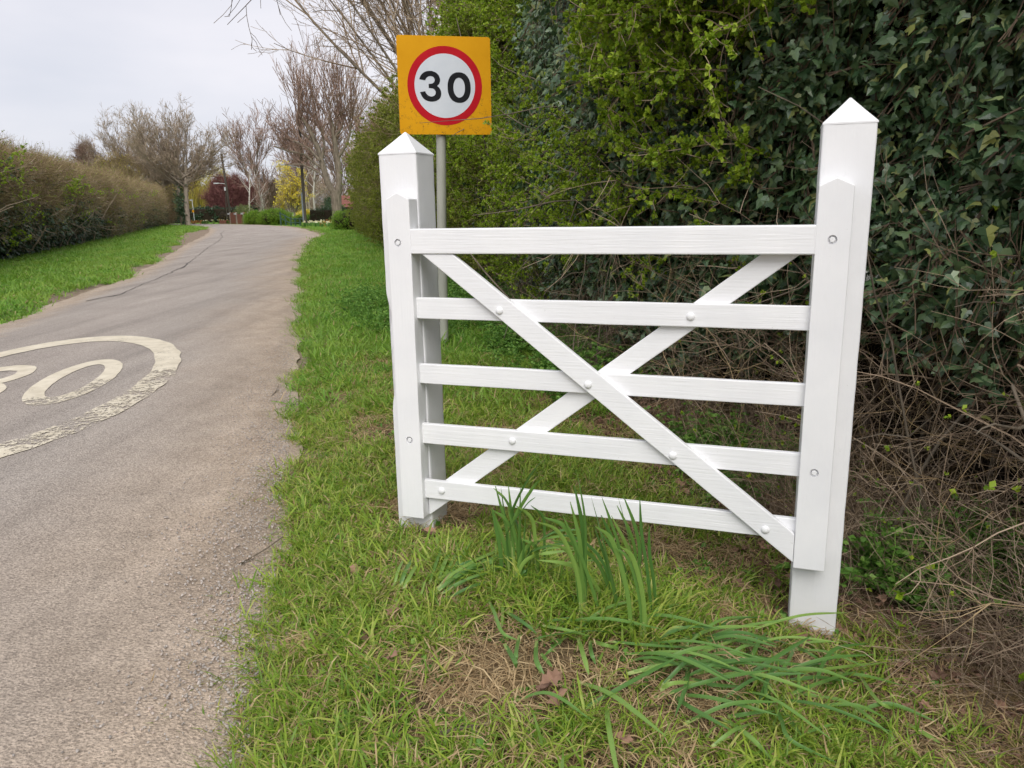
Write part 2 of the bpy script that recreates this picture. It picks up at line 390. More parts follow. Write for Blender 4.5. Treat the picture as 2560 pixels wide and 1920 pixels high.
def road_pt(y, d):
    """point on the road at distance d from the right edge, at the edge's y"""
    i = int(np.argmin(np.abs(ER[:, 1] - y))); a, bb = ER[i], EL[i]; wd = np.linalg.norm(a - bb); lat = (bb - a) / wd
    p = a + lat * d
    return Vector((p[0], p[1], float(base_z(p[1])) + .03 * math.sin(math.pi * max(0, min(1, d / wd))) + .016))

# tar seam and the darker patch on the road
TAR = plain('black_tar', (.06, .054, .05), (.13, .115, .10), 14, .8, .2, .5, .006)
seam = [(-6.35, 11.4, .10), (-6.2, 12.2, .06), (-6.55, 13.6, .03), (-7.0, 15.4, .035), (-7.35, 16.9, .05), (-7.8, 18.6, .12), (-8.3, 20.1, .05), (-9.5, 23.8, .045), (-11.0, 28.4, .05), (-12.7, 34, .05), (-14.5, 39.5, .05), (-16.8, 45.5, .07), (-18.4, 50.5, .07), (-19.0, 54, .09)]
sm = MB(); sv = []
for a, c_ in zip(seam[:-1], seam[1:]):
    n_ = max(2, int(math.dist(a[:2], c_[:2]) / .18))
    for k in range(n_):
        f_ = k / n_; x = a[0] + (c_[0] - a[0]) * f_; y = a[1] + (c_[1] - a[1]) * f_; wv = a[2] + (c_[2] - a[2]) * f_
        sv.append((x + .07 * N(y * 3.1, 4) + .05 * N(y * .9, 14), y, wv * (.18 + .95 * abs(N(y * 2.7, 2)))))
def road_z(x, y):
    i = int(np.argmin(np.hypot(CEN[:, 0] - x, CEN[:, 1] - y)))
    e = float(road_e(x, y)[0][0]); hw = HWD[i]
    return float(base_z(y)) + .03 * math.sin(math.pi / 2 * max(0, min(1, -e / hw))) + .012
vv = []
for x, y, wv in sv:
    z = road_z(x, y) + .004
    vv += [(x - wv / 2, y, z), (x + wv / 2, y, z)]
sm.add(vv, [(2 * i, 2 * i + 1, 2 * i + 3, 2 * i + 2) for i in range(len(sv) - 1)])
tag(sm.obj('tar_seam', [TAR], road), 'black tar seam wandering along the road')

# road marking: worn cream roundel with the number 30
m, t, b = mat('worn_cream_road_paint', .7, .3)
v = wpos(t)
t.links.new(ramp(t, noise(t, v, 9, 4), [(.3, (.54, .475, .36)), (.7, (.70, .63, .50))]), b.inputs['Base Color'])
tp = t.nodes.new('ShaderNodeBsdfTransparent'); ms = t.nodes.new('ShaderNodeMixShader')
wear = attr(t, 'wear')
n1 = noise(t, v, 3.0, 3); n2 = noise(t, wpos(t, (1, 1, 1)), 34, 5, .75)
f_ = math_(t, 'ADD', math_(t, 'MULTIPLY', n2, 1.0), math_(t, 'MULTIPLY', math_(t, 'SUBTRACT', n1, .5), .5))
f_ = math_(t, 'SUBTRACT', f_, math_(t, 'ADD', wear, .0))
al = ramp(t, f_, [(.29, 0), (.34, 1)])
t.links.new(al, ms.inputs[0]); t.links.new(tp.outputs[0], ms.inputs[1]); t.links.new(b.outputs[0], ms.inputs[2]); t.links.new(ms.outputs[0], t.nodes['Material Output'].inputs[0])
bump(t, b, n2, .4, .004)
PAINT_ROAD = m
UX, UY = Vector((-.24, .971)), Vector((.971, .24))     # along the road, across to the right
def rd(u_, v_):
    p = UX * u_ + UY * v_; return (p.x, p.y, road_z(p.x, p.y) + .004)
mark = empty('road_marking', (0, 0, 0)); tag(mark, 'worn cream painted 30 roundel on the road surface', 'road marking', kind='thing')
def mark_part(name, vs, fs, wears):
    mb = MB(); mb.add(vs, fs); me = mb.mesh(name); a = me.attributes.new('wear', 'FLOAT', 'POINT'); a.data.foreach_set('value', np.array(wears, np.float32))
    return link(name, me, [PAINT_ROAD], mark)
def ring_part(name, cu_, cv_, a1, b1, a2, b2, wf, n_=120, rows=4, wob=.012):
    vs, ws = [], []
    for k in range(n_):
        th = 2 * math.pi * k / n_
        for j in range(rows + 1):
            g_ = j / rows
            du = (a1 * (1 - g_) + a2 * g_) * math.sin(th); dv = (b1 * (1 - g_) + b2 * g_) * math.cos(th)
            wv = wob * N(math.cos(th) * 9 + j * 5, math.sin(th) * 9, cu_) if j in (0, rows) else 0
            vs.append(rd(cu_ + du * (1 + wv * .6), cv_ + dv * (1 + wv * 2))); ws.append(wf(th))
    fs = []
    for k in range(n_):
        k2 = (k + 1) % n_
        for j in range(rows):
            fs.append((k * (rows + 1) + j, k2 * (rows + 1) + j, k2 * (rows + 1) + j + 1, k * (rows + 1) + j + 1))
    return mark_part(name, vs, fs, ws)
def wear_ring(th):      # the side nearest the right wheel track is worn most
    d = math.degrees(th) % 360
    if d > 330 or d < 8: return .19
    if 250 < d <= 330: return .165 + .05 * math.sin(math.radians(d) * 7)
    if 200 < d <= 250: return .12
    return .02 + .04 * math.sin(math.radians(d) * 5)
ring_part('ring', 6.33, -2.21, 2.30, 1.05, 1.96, .845, wear_ring)
ring_part('digit_zero', 6.37, -1.855, .83, .265, .60, .135, lambda th: .12 if (math.degrees(th) % 360) > 225 else -.03, 72, 3)
three = [(.66, .08), (.74, .18), (.81, .36), (.83, .55), (.81, .74), (.70, .9), (.5, .98), (.26, .97), (.08, .86), (0, .72), (-.1, .9), (-.32, 1.0), (-.56, .98), (-.74, .82), (-.82, .6), (-.83, .42), (-.78, .22), (-.66, .06)]
# centre line of the digit three as (along, across 0..1), stroked
cl = [(.50, .06), (.66, .28), (.71, .52), (.62, .76), (.38, .84), (.14, .72), (.04, .42), (-.04, .70), (-.22, .86), (-.46, .86), (-.66, .68), (-.71, .42), (-.58, .16), (-.48, .03)]
vs = []; ws = []
pv = []
for i in range(len(cl) - 1):
    for k in range(6):
        f_ = k / 6; pv.append((cl[i][0] * (1 - f_) + cl[i + 1][0] * f_, cl[i][1] * (1 - f_) + cl[i + 1][1] * f_))
pv.append(cl[-1])
for _ in range(3): pv = [pv[0]] + [((a[0] + 2 * b_[0] + c_[0]) / 4, (a[1] + 2 * b_[1] + c_[1]) / 4) for a, b_, c_ in zip(pv[:-2], pv[1:-1], pv[2:])] + [pv[-1]]
for i, (a, c_) in enumerate(pv):
    A, B = pv[max(0, i - 1)], pv[min(len(pv) - 1, i + 1)]
    tu, tv = (B[0] - A[0]) * .83, (B[1] - A[1]) * .52
    L_ = math.hypot(tu, tv) + 1e-9; nu, nv = -tv / L_, tu / L_
    for s_ in (-1, 1):
        vs.append(rd(6.37 + a * .98 + s_ * nu * .115, -2.80 + c_ * .55 + s_ * nv * .062)); ws.append(-.04)
mark_part('digit_three', vs, [(2 * i, 2 * i + 1, 2 * i + 3, 2 * i + 2) for i in range(len(pv) - 1)], ws)

# ------------------------------------------------------------------ gate and posts
GO, GAZ = (-.2336, 2.7307), -.33619
def outline_solid(name, pts, y0, y1, mats, parent, bev=.0028, wob=.0009, step=.07, holes=()):
    """a plank cut to an outline in the gate plane, with slightly uneven hand-painted edges"""
    P = []
    for i, a in enumerate(pts):
        c_ = pts[(i + 1) % len(pts)]; d = math.dist(a, c_); n_ = max(1, int(d / step))
        tx, tz = (c_[0] - a[0]) / d, (c_[1] - a[1]) / d
        for k in range(n_):
            f_ = k / n_; w_ = wob * N(a[0] * 7 + f_ * d * 9, a[1] * 5 + i * 3.3, y0 * 50) if k else 0
            P.append((a[0] + (c_[0] - a[0]) * f_ - tz * w_, a[1] + (c_[1] - a[1]) * f_ + tx * w_))
    bm = bmesh.new()
    f0 = bm.faces.new([bm.verts.new((x, y0, z)) for x, z in P]); bm.normal_update()
    r_ = bmesh.ops.extrude_face_region(bm, geom=[f0])
    for e in r_['geom']:
        if isinstance(e, bmesh.types.BMVert): e.co.y = y1
    bmesh.ops.recalc_face_normals(bm, faces=bm.faces[:])
    bm.normal_update()
    ed = [e for e in bm.edges if len(e.link_faces) == 2 and e.calc_face_angle(0) > .5]
    bmesh.ops.bevel(bm, geom=ed, offset=bev, segments=2, profile=.5, affect='EDGES', clamp_overlap=True)
    me = bpy.data.meshes.new(name); bm.to_mesh(me); bm.free()
    o = link(name, me, mats, parent)
    for hx, hz, hr, hd in holes:
        cb = bmesh.new(); bmesh.ops.create_cone(cb, cap_ends=True, segments=28, radius1=hr, radius2=hr, depth=hd * 2, matrix=Matrix.Translation((hx, y0, hz)) @ Matrix.Rotation(math.pi / 2, 4, 'X'))
        cm = bpy.data.meshes.new('cut'); cb.to_mesh(cm); cb.free(); co = bpy.data.objects.new('cut', cm); COL.objects.link(co)
        md = o.modifiers.new('cut', 'BOOLEAN'); md.operation = 'DIFFERENCE'; md.object = co; md.solver = 'EXACT'
        keep = (o.parent, ); o.parent = None
        bpy.context.view_layer.update(); dg = bpy.context.evaluated_depsgraph_get()
        nm = bpy.data.meshes.new_from_object(o.evaluated_get(dg)); o.modifiers.clear(); o.data = nm; nm.name = name; o.parent = keep[0]
        bpy.data.objects.remove(co)
    return o
gate = empty('field_gate', (GO[0], GO[1], 0), GAZ)
tag(gate, 'white painted five bar wooden gate panel with crossed braces between two posts', 'gate')
sl0, sl1, sr0, sr1 = -.2164, -.1249, 1.2188, 1.3163
BOLTS_L = [(-.176, 1.15), (-.169, .413)]; BOLTS_R = [(1.266, 1.155), (1.263, .422)]
outline_solid('stile', [(sl0, .0977), (sl1, .0977), (sl1, 1.302), ((sl0 + sl1) / 2, 1.325), (sl0, 1.302)], 0, .0688, [PAINT_V], gate, holes=[(x, z, .0135, .010) for x, z in BOLTS_L])
outline_solid('stile', [(sr0, .0864), (sr1, .0864), (sr1, 1.3118), ((sr0 + sr1) / 2, 1.3345), (sr0, 1.3118)], 0, .0688, [PAINT_V], gate, holes=[(x, z, .0135, .010) for x, z in BOLTS_R])
outline_solid('top_bar', [(sl1 - .001, 1.1108), (sr0 + .001, 1.1108), (sr0 + .001, 1.1985), (sl1 - .001, 1.1985)], -.0022, .056, [PAINT_H], gate, .004)
for z0, z1 in ((.8751, .9519), (.6314, .7052), (.3969, .4748), (.1761, .2493)):
    outline_solid('bar', [(sl1 - .012, z0), (sr0 + .012, z0), (sr0 + .012, z1), (sl1 - .012, z1)], .0253, .0468, [PAINT_H], gate)
up = lambda s: 1.104 - .766 * (s - .042)
lo = lambda s: 1.104 - .772 * (s + .078)
def s_at(f, z, a=-1, c_=2):
    for _ in range(50):
        mm = (a + c_) / 2
        if (f(mm) > z) == (f(a) > z): a = mm
        else: c_ = mm
    return a
outline_solid('brace', [(s_at(lo, 1.1095), 1.1095), (sr0 - .001, lo(sr0 - .001)), (sr0 - .001, up(sr0 - .001)), (s_at(up, 1.1095), 1.1095)], .0035, .0250, [PAINT_H], gate)
bl = lambda s: 1.103 + .772 * (s - 1.059)
br = lambda s: 1.11 + .777 * (s - 1.182)
outline_solid('brace', [(sl1 + .001, br(sl1)), (s_at(br, 1.1095), 1.1095), (s_at(bl, 1.1095), 1.1095), (sl1 + .001, bl(sl1))], .0471, .0685, [PAINT_H], gate)
# dome bolt heads on the braces, hexagon bolts sunk in the stiles
bmd = MB()
prof = [(.0135, 0), (.0138, .0015), (.0128, .004), (.0098, .0068), (.0055, .0084), (.0002, .0089)]
for r_, h_ in prof: bmd.v += [(r_ * math.cos(a), -h_, r_ * math.sin(a)) for a in np.arange(16) * math.pi / 8]
bmd.f = [(j * 16 + i, j * 16 + (i + 1) % 16, j * 16 + 16 + (i + 1) % 16, j * 16 + 16 + i) for j in range(5) for i in range(16)]; bmd.m = [0] * len(bmd.f)
dome = bmd.mesh('bolt_head'); dome.shade_smooth(); dome.materials.append(PAINT_V)
hb = MB(); hx = [(.0088 * math.cos(a), .0088 * math.sin(a)) for a in np.arange(6) * math.pi / 3 + .3]
hb.add([(x, .0105, z) for x, z in hx] + [(x, .0018, z) for x, z in hx] + [(x * .86, .0004, z * .86) for x, z in hx], [(i, (i + 1) % 6, 6 + (i + 1) % 6, 6 + i) for i in range(6)] + [(6 + i, 6 + (i + 1) % 6, 12 + (i + 1) % 6, 12 + i) for i in range(6)] + [tuple(range(12, 18))])
hexm = hb.mesh('hexagon_bolt'); hexm.materials.append(PAINT_V)
for x, z, y in [(.205, .915, .0035), (.858, .91, .0253), (.523, .668, .0035), (.236, .436, .0253), (.817, .439, .0035), (-.055, .212, .0253), (1.126, .21, .0035)]:
    o = bpy.data.objects.new('bolt_head', dome); COL.objects.link(o); o.parent = gate; o.location = (x, y, z); o.rotation_euler = (0, random.uniform(0, 1), 0)
for x, z in BOLTS_L + BOLTS_R:
    o = bpy.data.objects.new('hexagon_bolt', hexm); COL.objects.link(o); o.parent = gate; o.location = (x, 0, z); o.rotation_euler = (0, random.uniform(0, 1), 0)

def gate_post(s0, z0, zc, lean, label, chip):
    pw = .15; y0 = .0693
    root = empty('gate_post', (GO[0] + math.cos(GAZ) * (s0 + pw / 2) - math.sin(GAZ) * (y0 + pw / 2), GO[1] + math.sin(GAZ) * (s0 + pw / 2) + math.cos(GAZ) * (y0 + pw / 2), z0), GAZ)
    tag(root, label, 'gate post', 'gate posts')
    hw = pw / 2; c_ = .0045
    sec = []
    for cx, cz, a0_ in ((1, 1, 0), (-1, 1, 90), (-1, -1, 180), (1, -1, 270)):
        for da in (0, 45, 90):
            a = math.radians(a0_ + da); sec.append((cx * (hw - c_) + c_ * math.cos(a), cz * (hw - c_) + c_ * math.sin(a), (cx, cz)))
        nx_, nz_ = (-1, 1) if a0_ == 0 else ((-1, -1) if a0_ == 90 else ((1, -1) if a0_ == 180 else (1, 1)))
        for f_ in (.12, .35, .65, .88):
            sec.append((cx * hw + (nx_ - cx) * hw * f_, cz * hw + (nz_ - cz) * hw * f_, (0, 0)))
    n_ = len(sec); H_ = zc - z0
    zs = list(np.arange(-.12, H_ - .01, .02)) + [H_ - .004, H_]
    mb = MB()
    for z in zs:
        ring = []
        for x, y, cc in sec:
            dx = .0011 * N(x * 30, y * 30, z * 14 + s0 * 9); dy = .0011 * N(x * 30 + 5, y * 30, z * 14 + s0 * 9)
            if chip and cc == (-1, -1):          # the chipped, waney arris on the road side
                zz = z + z0
                k = float(sstep(.5, .58, zz) * (1 - sstep(.9, .97, zz)))
                cut = k * (.006 + .014 * abs(N(zz * 11, 1)) + .007 * abs(N(zz * 37, 5)))
                dx += cut; dy += cut * .5
            ring.append((x + dx, y + dy, z))
        mb.add(ring, [])
    for i in range(len(zs) - 1):
        for k in range(n_): mb.f.append((i * n_ + k, i * n_ + (k + 1) % n_, (i + 1) * n_ + (k + 1) % n_, (i + 1) * n_ + k)); mb.m.append(0)
    mb.obj('shaft', [PAINT_POST], root, True)
    cb = MB(); hw2 = hw + .0012
    A = [(-hw2, -hw2), (hw2, -hw2), (hw2, hw2), (-hw2, hw2)]
    cv = [(x, y, H_ - .002) for x, y in A] + [(x, y, H_ + .003) for x, y in A]
    cv += [(x * .5, y * .5, H_ + .0415) for x, y in A] + [(x * .03, y * .03, H_ + .079) for x, y in A]
    cb.add(cv, [(0, 1, 5, 4), (1, 2, 6, 5), (2, 3, 7, 6), (3, 0, 4, 7)] + [(4 + i, 4 + (i + 1) % 4, 8 + (i + 1) % 4, 8 + i) for i in range(4)] + [(8 + i, 8 + (i + 1) % 4, 12 + (i + 1) % 4, 12 + i) for i in range(4)] + [(12, 13, 14, 15)])
    cb.obj('pointed_cap', [PAINT_POST], root)
    return root
gate_post(-.2717, 0, 1.4616, 0, 'white gate post with chipped edge beside the road', True)
gate_post(1.2202, -.193, 1.4904, 0, 'taller white gate post standing against the hedge', False)

# ------------------------------------------------------------------ speed limit sign
m, t, b = mat('weathered_yellow_sheeting', .6, .12)
v = coords(t, 'Object')
c = ramp(t, noise(t, v, 3, 4), [(.3, (.62, .285, .004)), (.7, (.70, .34, .008))])
ve = coords(t, 'Object', (1, 1, 1))
w1 = noise(t, ve, 26, 6, .75)
sepx = t.nodes.new('ShaderNodeSeparateXYZ'); t.links.new(v, sepx.inputs[0])
low = ramp(t, math_(t, 'ADD', math_(t, 'MULTIPLY', sepx.outputs['Z'], -1.0), .5), [(.35, 0), (.75, 1)])
crk = ramp(t, voro(t, coords(t, 'Object', (1, 1, 1.5)), 58, 'Distance', 'DISTANCE_TO_EDGE'), [(.02, 1), (.055, 0)])
crk = math_(t, 'MULTIPLY', crk, ramp(t, noise(t, v, 21, 3), [(.52, 0), (.60, 1)]))
crk = math_(t, 'MULTIPLY', crk, math_(t, 'MULTIPLY', low, .85))
c = mixc(t, crk, c, (.13, .07, .02))
t.links.new(c, b.inputs['Base Color']); YELLOW = m
RED = plain('sign_red', (.42, .006, .014), (.50, .01, .02), 5, .6, .12, 0)
WHITE_S = plain('sign_white', (.56, .60, .66), (.64, .67, .72), 4, .6, .15, 0)
BLACK_S = plain('sign_black', (.008, .009, .012), (.014, .015, .018), 5, .6, .12, 0)
GALV = plain('galvanised_steel', (.27, .275, .24), (.42, .42, .36), 7, .55, .5, .15, .002, (1, 1, .25))
SIGN_YAW = .18; PW = .80
PC = Vector((-.529, 7.015, 2.296))
zb = gz(-.63, 7.07)
sign = empty('speed_limit_sign', (-.63, 7.07, zb))
tag(sign, 'square yellow 30 mph speed limit sign with red ring on a grey pole', 'road sign')
mb = MB(); tubes(mb, [([(0, 0, -.1), (.02, 0, 1.0), (.045, 0, 1.8), (.066, 0, 2.62)], [.0425] * 4)], 24)
mb.obj('pole', [GALV], sign, True)
def place(o, off=0.0):
    o.parent = sign
    q = Matrix.Rotation(SIGN_YAW, 4, 'Z') @ Matrix.Rotation(.006, 4, 'Y')
    o.matrix_parent_inverse = Matrix.Identity(4)
    o.matrix_basis = Matrix.Translation(PC - Vector(sign.location)) @ q
def rrect(hw, rad, n_=6):
    P = []
    for cx, cz, a0_ in ((1, 1, 0), (-1, 1, 90), (-1, -1, 180), (1, -1, 270)):
        for k in range(n_ + 1):
            a = math.radians(a0_ + 90 * k / n_); P.append((cx * (hw - rad) + rad * math.cos(a), cz * (hw - rad) + rad * math.sin(a)))
    return P
P = rrect(PW / 2, .022); n_ = len(P)
mb = MB(); mb.add([(x, -.003, z) for x, z in P] + [(x, .003, z) for x, z in P], [tuple(range(n_ - 1, -1, -1)), tuple(range(n_, 2 * n_))] + [(i, (i + 1) % n_, n_ + (i + 1) % n_, n_ + i) for i in range(n_)])
plate = mb.obj('plate', [YELLOW], sign); place(plate)
def flat(name, outline, y, mtl, hole=None):
    mb = MB(); n_ = len(outline)
    if hole:
        mb.add([(x, y, z) for x, z in outline] + [(x, y, z) for x, z in hole], [(i, (i + 1) % n_, n_ + (i + 1) % n_, n_ + i) for i in range(n_)])
    else: mb.add([(x, y, z) for x, z in outline], [tuple(range(n_))])
    o = mb.obj(name, [mtl], plate); return o
def ell(cx, cz, a, b_, n_=72, e=2.0):
    r_ = []
    for k in range(n_):
        th = 2 * math.pi * k / n_; ct, st = math.cos(th), math.sin(th)
        r_.append((cx + a * math.copysign(abs(ct) ** (2 / e), ct), cz + b_ * math.copysign(abs(st) ** (2 / e), st)))
    return r_
kx, kz = PW / 1068., PW / 1131.
sx = lambda px: (px - 974) * kx
sz = lambda py: -(py - 706) * kz
RO = 430 * kx; RI = 349 * kx
flat('red_ring', ell(0, -.001, RO, RO, 96), -.0045, RED, ell(0, -.001, RI, RI, 96))
flat('white_disc', ell(0, -.001, RI, RI, 96), -.0045, WHITE_S)
O3 = [(682, 635), (690, 607), (712, 574), (742, 551), (780, 539), (820, 537), (865, 549), (900, 577), (918, 615), (920, 650), (908, 685), (884, 708), (912, 733), (928, 772), (928, 815), (913, 850), (880, 877), (835, 890), (785, 888), (740, 871), (708, 838), (685, 783), (743, 770), (758, 803), (785, 825), (818, 832), (848, 821), (864, 797), (865, 770), (850, 746), (825, 735), (787, 735), (787, 685), (820, 684), (845, 672), (858, 648), (855, 620), (838, 602), (810, 595), (782, 602), (762, 620), (748, 646)]
def chaikin(P, keep):
    out_ = []
    for i, p in enumerate(P):
        if i in keep: out_.append(p); continue
        a, c_ = P[i - 1], P[(i + 1) % len(P)]
        out_ += [(p[0] * .75 + a[0] * .25, p[1] * .75 + a[1] * .25), (p[0] * .75 + c_[0] * .25, p[1] * .75 + c_[1] * .25)]
    return out_
O3 = chaikin(O3, {0, 21, 22, 31, 32, 11, 41})
flat('digit_three', [(sx(x), sz(y)) for x, y in O3], -.0060, BLACK_S)
flat('digit_zero', [(sx(x), sz(y)) for x, y in ell(1137, 724, 134, 176, 80, 2.25)], -.0060, BLACK_S, [(sx(x), sz(y)) for x, y in ell(1137, 725, 67, 114, 80, 2.1)])
for z in (-.22, .2):
    mb = MB(); box(mb, (0, .012, z), (PW * .94, .018, .03)); mb.obj('fixing_channel', [GALV], plate)
    mb = MB(); box(mb, (.03, .047, z), (.12, .05, .028)); mb.obj('clamp', [GALV], plate)

# ------------------------------------------------------------------ scatter sources
def rv(s=1): return Vector((random.gauss(0, s), random.gauss(0, s), random.gauss(0, s)))
IVY_H = [(.0, .0), (.24, -.16), (.54, .10), (.27, .30), (.30, .50), (.0, 1.0)]
def ivy_leaf(mb, c, R, s, mi=0, curl=.12):
    rib = [Vector((0, 0, 0)), Vector((0, .36, .03)), Vector((0, 1, -curl))]
    for sd_ in (1, -1):
        h_ = [Vector((x * sd_, y, -.25 * curl - abs(x) * curl * 1.3)) for x, y in IVY_H[1:5]]
        vs = [rib[0], h_[0], h_[1], h_[2], h_[3], rib[2], rib[1]]
        fs = [(0, 1, 2, 6), (6, 2, 3), (6, 3, 4), (6, 4, 5)]
        if sd_ < 0: fs = [tuple(reversed(q)) for q in fs]
        mb.add([c + R @ (p * s) for p in vs], fs, mi)
def face_mat(nrm, down=Vector((0, -1, 0)), spin=0):
    z = nrm.normalized(); y = (down - z * down.dot(z)).normalized(); x = y.cross(z)
    M_ = Matrix((x, y, z)).transposed(); return M_ @ Matrix.Rotation(spin, 3, 'Z')
def ivy_spray(k, mtl, n=34, rad=.18, s0=.024, s1=.064):
    mb = MB()
    for i in range(n):
        a = random.uniform(0, 6.28); r_ = rad * math.sqrt(random.random())
        c_ = Vector((r_ * math.cos(a), r_ * math.sin(a) * 1.15, random.gauss(0, .05)))
        nn_ = Vector((random.gauss(0, .6), random.gauss(.3, .5), 1))
        ivy_leaf(mb, c_, face_mat(nn_, Vector((0, -1, 0)), random.gauss(0, .7)), random.uniform(s0, s1), 0, random.uniform(.02, .22))
    tubes(mb, [([(-.1 + .02 * i, -.16, -.03), (random.gauss(0, .06), 0, -.01), (random.gauss(0, .12), .16, -.02)], [.003, .0025, .0015]) for i in range(3)], 3, 1)
    return mb.src('ivy_spray_%d' % k, [mtl, TWIG_DARK])
def small_leaf(mb, c, d, s, mi):
    d = d.normalized(); sd_ = d.cross(Vector((random.gauss(0, 1), random.gauss(0, 1), random.gauss(0, 1)))).normalized(); nn_ = d.cross(sd_)
    mb.add([c, c + d * s * .55 + sd_ * s * .36 + nn_ * s * .1, c + d * s, c + d * s * .55 - sd_ * s * .36 + nn_ * s * .1], [(0, 1, 2), (0, 2, 3)], mi)
def rosette(mb, c, d, s, mi, n=6):
    for i in range(n): small_leaf(mb, c, d + rv(.75), s * random.uniform(.7, 1.25), mi)
def wig(p, d, L_, n, w_, up=0):
    pts = [p]; d = d.normalized()
    for i in range(n):
        d = (d + rv(w_) + Vector((0, 0, up))).normalized(); pts.append(pts[-1] + d * (L_ / n))
    return pts
def haw_sprig(k, mtl, tw, L_=.5, leafs=.02, side=8, ros=5, n=6):
    mb = MB(); lines = []
    main = wig(Vector((0, 0, 0)), Vector((0, 0, 1)), L_, 6, .12); lines.append((main, np.linspace(.0038, .0014, 7)))
    for i in range(side):
        f_ = random.uniform(.1, 1); j = min(5, int(f_ * 6)); p = main[j].lerp(main[j + 1], f_ * 6 - j) if f_ < 1 else main[-1]
        sp = wig(p, (main[j + 1] - main[j]) .normalized() * .5 + rv(.7), random.uniform(.08, .24), 3, .2); lines.append((sp, np.linspace(.0022, .001, 4)))
        for q_ in range(ros):
            g_ = random.random() * 3; a = min(2, int(g_)); rosette(mb, sp[a].lerp(sp[a + 1], g_ - a), rv(1) + Vector((0, 0, .4)), leafs, 0, n)
    for q_ in range(ros): rosette(mb, main[random.randint(2, 6)], rv(1), leafs, 0, n)
    tubes(mb, lines, 3, 1)
    return mb.src('sprig_%s_%d' % (mtl.name, k), [mtl, tw])
def bare_twig(k, tw, L_=.9, arch=-.05, nside=7, r0=.004, wob=.14, leaf=None, nl=0):
    mb = MB(); lines = []
    main = wig(Vector((0, 0, 0)), Vector((random.gauss(0, .15), random.gauss(0, .15), 1)), L_, 8, wob, arch); lines.append((main, np.linspace(r0, r0 * .3, 9)))
    for i in range(nside):
        j = random.randint(1, 7); sp = wig(main[j], (main[j + 1] - main[j]).normalized() * .7 + rv(.6), random.uniform(.12, .42), 3, .22, arch * .5); lines.append((sp, np.linspace(r0 * .5, r0 * .22, 4)))
        if random.random() < .6: s2 = wig(sp[2], rv(1) + (sp[3] - sp[2]).normalized(), random.uniform(.05, .16), 3, .2); lines.append((s2, np.linspace(r0 * .3, r0 * .18, 4)))
        if leaf and i < nl: rosette(mb, sp[-1], rv(1) + Vector((0, 0, .5)), .024, 1, 5)
    tubes(mb, lines, 3, 0)
    return mb.src('bare_twig_%s_%d' % (tw.name, k), [tw] + ([leaf] if leaf else []))
def twig_clump(k, tw, n=46, L_=.55, r0=.0042, leaf=None, nl=0, ls=.04, spread=.8):
    mb = MB(); lines = []
    for i in range(n):
        p = rv(.16); d = Vector((random.gauss(0, spread), random.gauss(0, spread), 1.0))
        tw_ = wig(p, d, random.uniform(.4, 1) * L_, 3, .25, .03); lines.append((tw_, np.linspace(r0, r0 * .35, 4)))
        if leaf and i < nl: rosette(mb, tw_[-1], d, ls, 1, 4)
    tubes(mb, lines, 3, 0)
    return mb.src('twig_clump_%s_%d' % (tw.name, k), [tw] + ([leaf] if leaf else []))
def leaf_clump(k, mtl, n=60, rad=.3, s=.09, squash=1.0):
    mb = MB()
    for i in range(n):
        c_ = rv(1).normalized() * rad * random.random() ** .4; c_.z *= squash; small_leaf(mb, c_, rv(1) + Vector((0, 0, .3)), s * random.uniform(.6, 1.3), 0)
    return mb.src('leaf_clump_%s_%d' % (mtl.name, k), [mtl])
def tuft(k, mtl, n=26, h0=.04, h1=.11, spread=.035, lean=.5, wd=.0028, dry=0, droop=.5):
    mb = MB()
    for i in range(n):
        a = random.uniform(0, 6.28); p = Vector((random.gauss(0, spread), random.gauss(0, spread), -.006))
        d = Vector((math.cos(a) * lean * random.random(), math.sin(a) * lean * random.random(), 1)).normalized()
        hgt = random.uniform(h0, h1); w_ = wd * random.uniform(.7, 1.35)
        sd_ = Vector((-math.sin(a + random.gauss(0, .6)), math.cos(a + random.gauss(0, .6)), 0))
        pts = [p]
        for j in range(3):
            d = (d + Vector((math.cos(a), math.sin(a), 0)) * droop * random.random() * .6 - Vector((0, 0, droop * .28 * j))).normalized(); pts.append(pts[-1] + d * hgt / 3)
        ww = [w_, w_ * .95, w_ * .65, 0]
        vs = []
        for q_, x_ in zip(pts[:3], ww): vs += [q_ - sd_ * x_, q_ + sd_ * x_]
        vs.append(pts[3])
        mb.add(vs, [(0, 1, 3, 2), (2, 3, 5, 4), (4, 5, 6)], 1 if i < dry * n else 0)
    return mb.src('tuft_%s_%d' % (mtl.name, k), [mtl, STRAW])
def straw_mat(k, n=34, rad=.07):
    mb = MB()
    for i in range(n):
        a = random.uniform(0, 6.28); p = Vector((random.gauss(0, rad * .6), random.gauss(0, rad * .6), random.uniform(.001, .018)))
        L_ = random.uniform(.03, .10); d = Vector((math.cos(a), math.sin(a), random.gauss(0, .18))); sd_ = Vector((-d.y, d.x, random.gauss(0, .3))).normalized() * random.uniform(.0007, .0017)
        m_ = p + d * L_ * .5 + Vector((0, 0, random.uniform(0, .012))); e_ = p + d * L_ + Vector((random.gauss(0, .01), random.gauss(0, .01), 0))
        mb.add([p - sd_, p + sd_, m_ + sd_, m_ - sd_, e_], [(0, 1, 2, 3), (3, 2, 4)], 0)
    return mb.src('straw_mat_%d' % k, [STRAW])
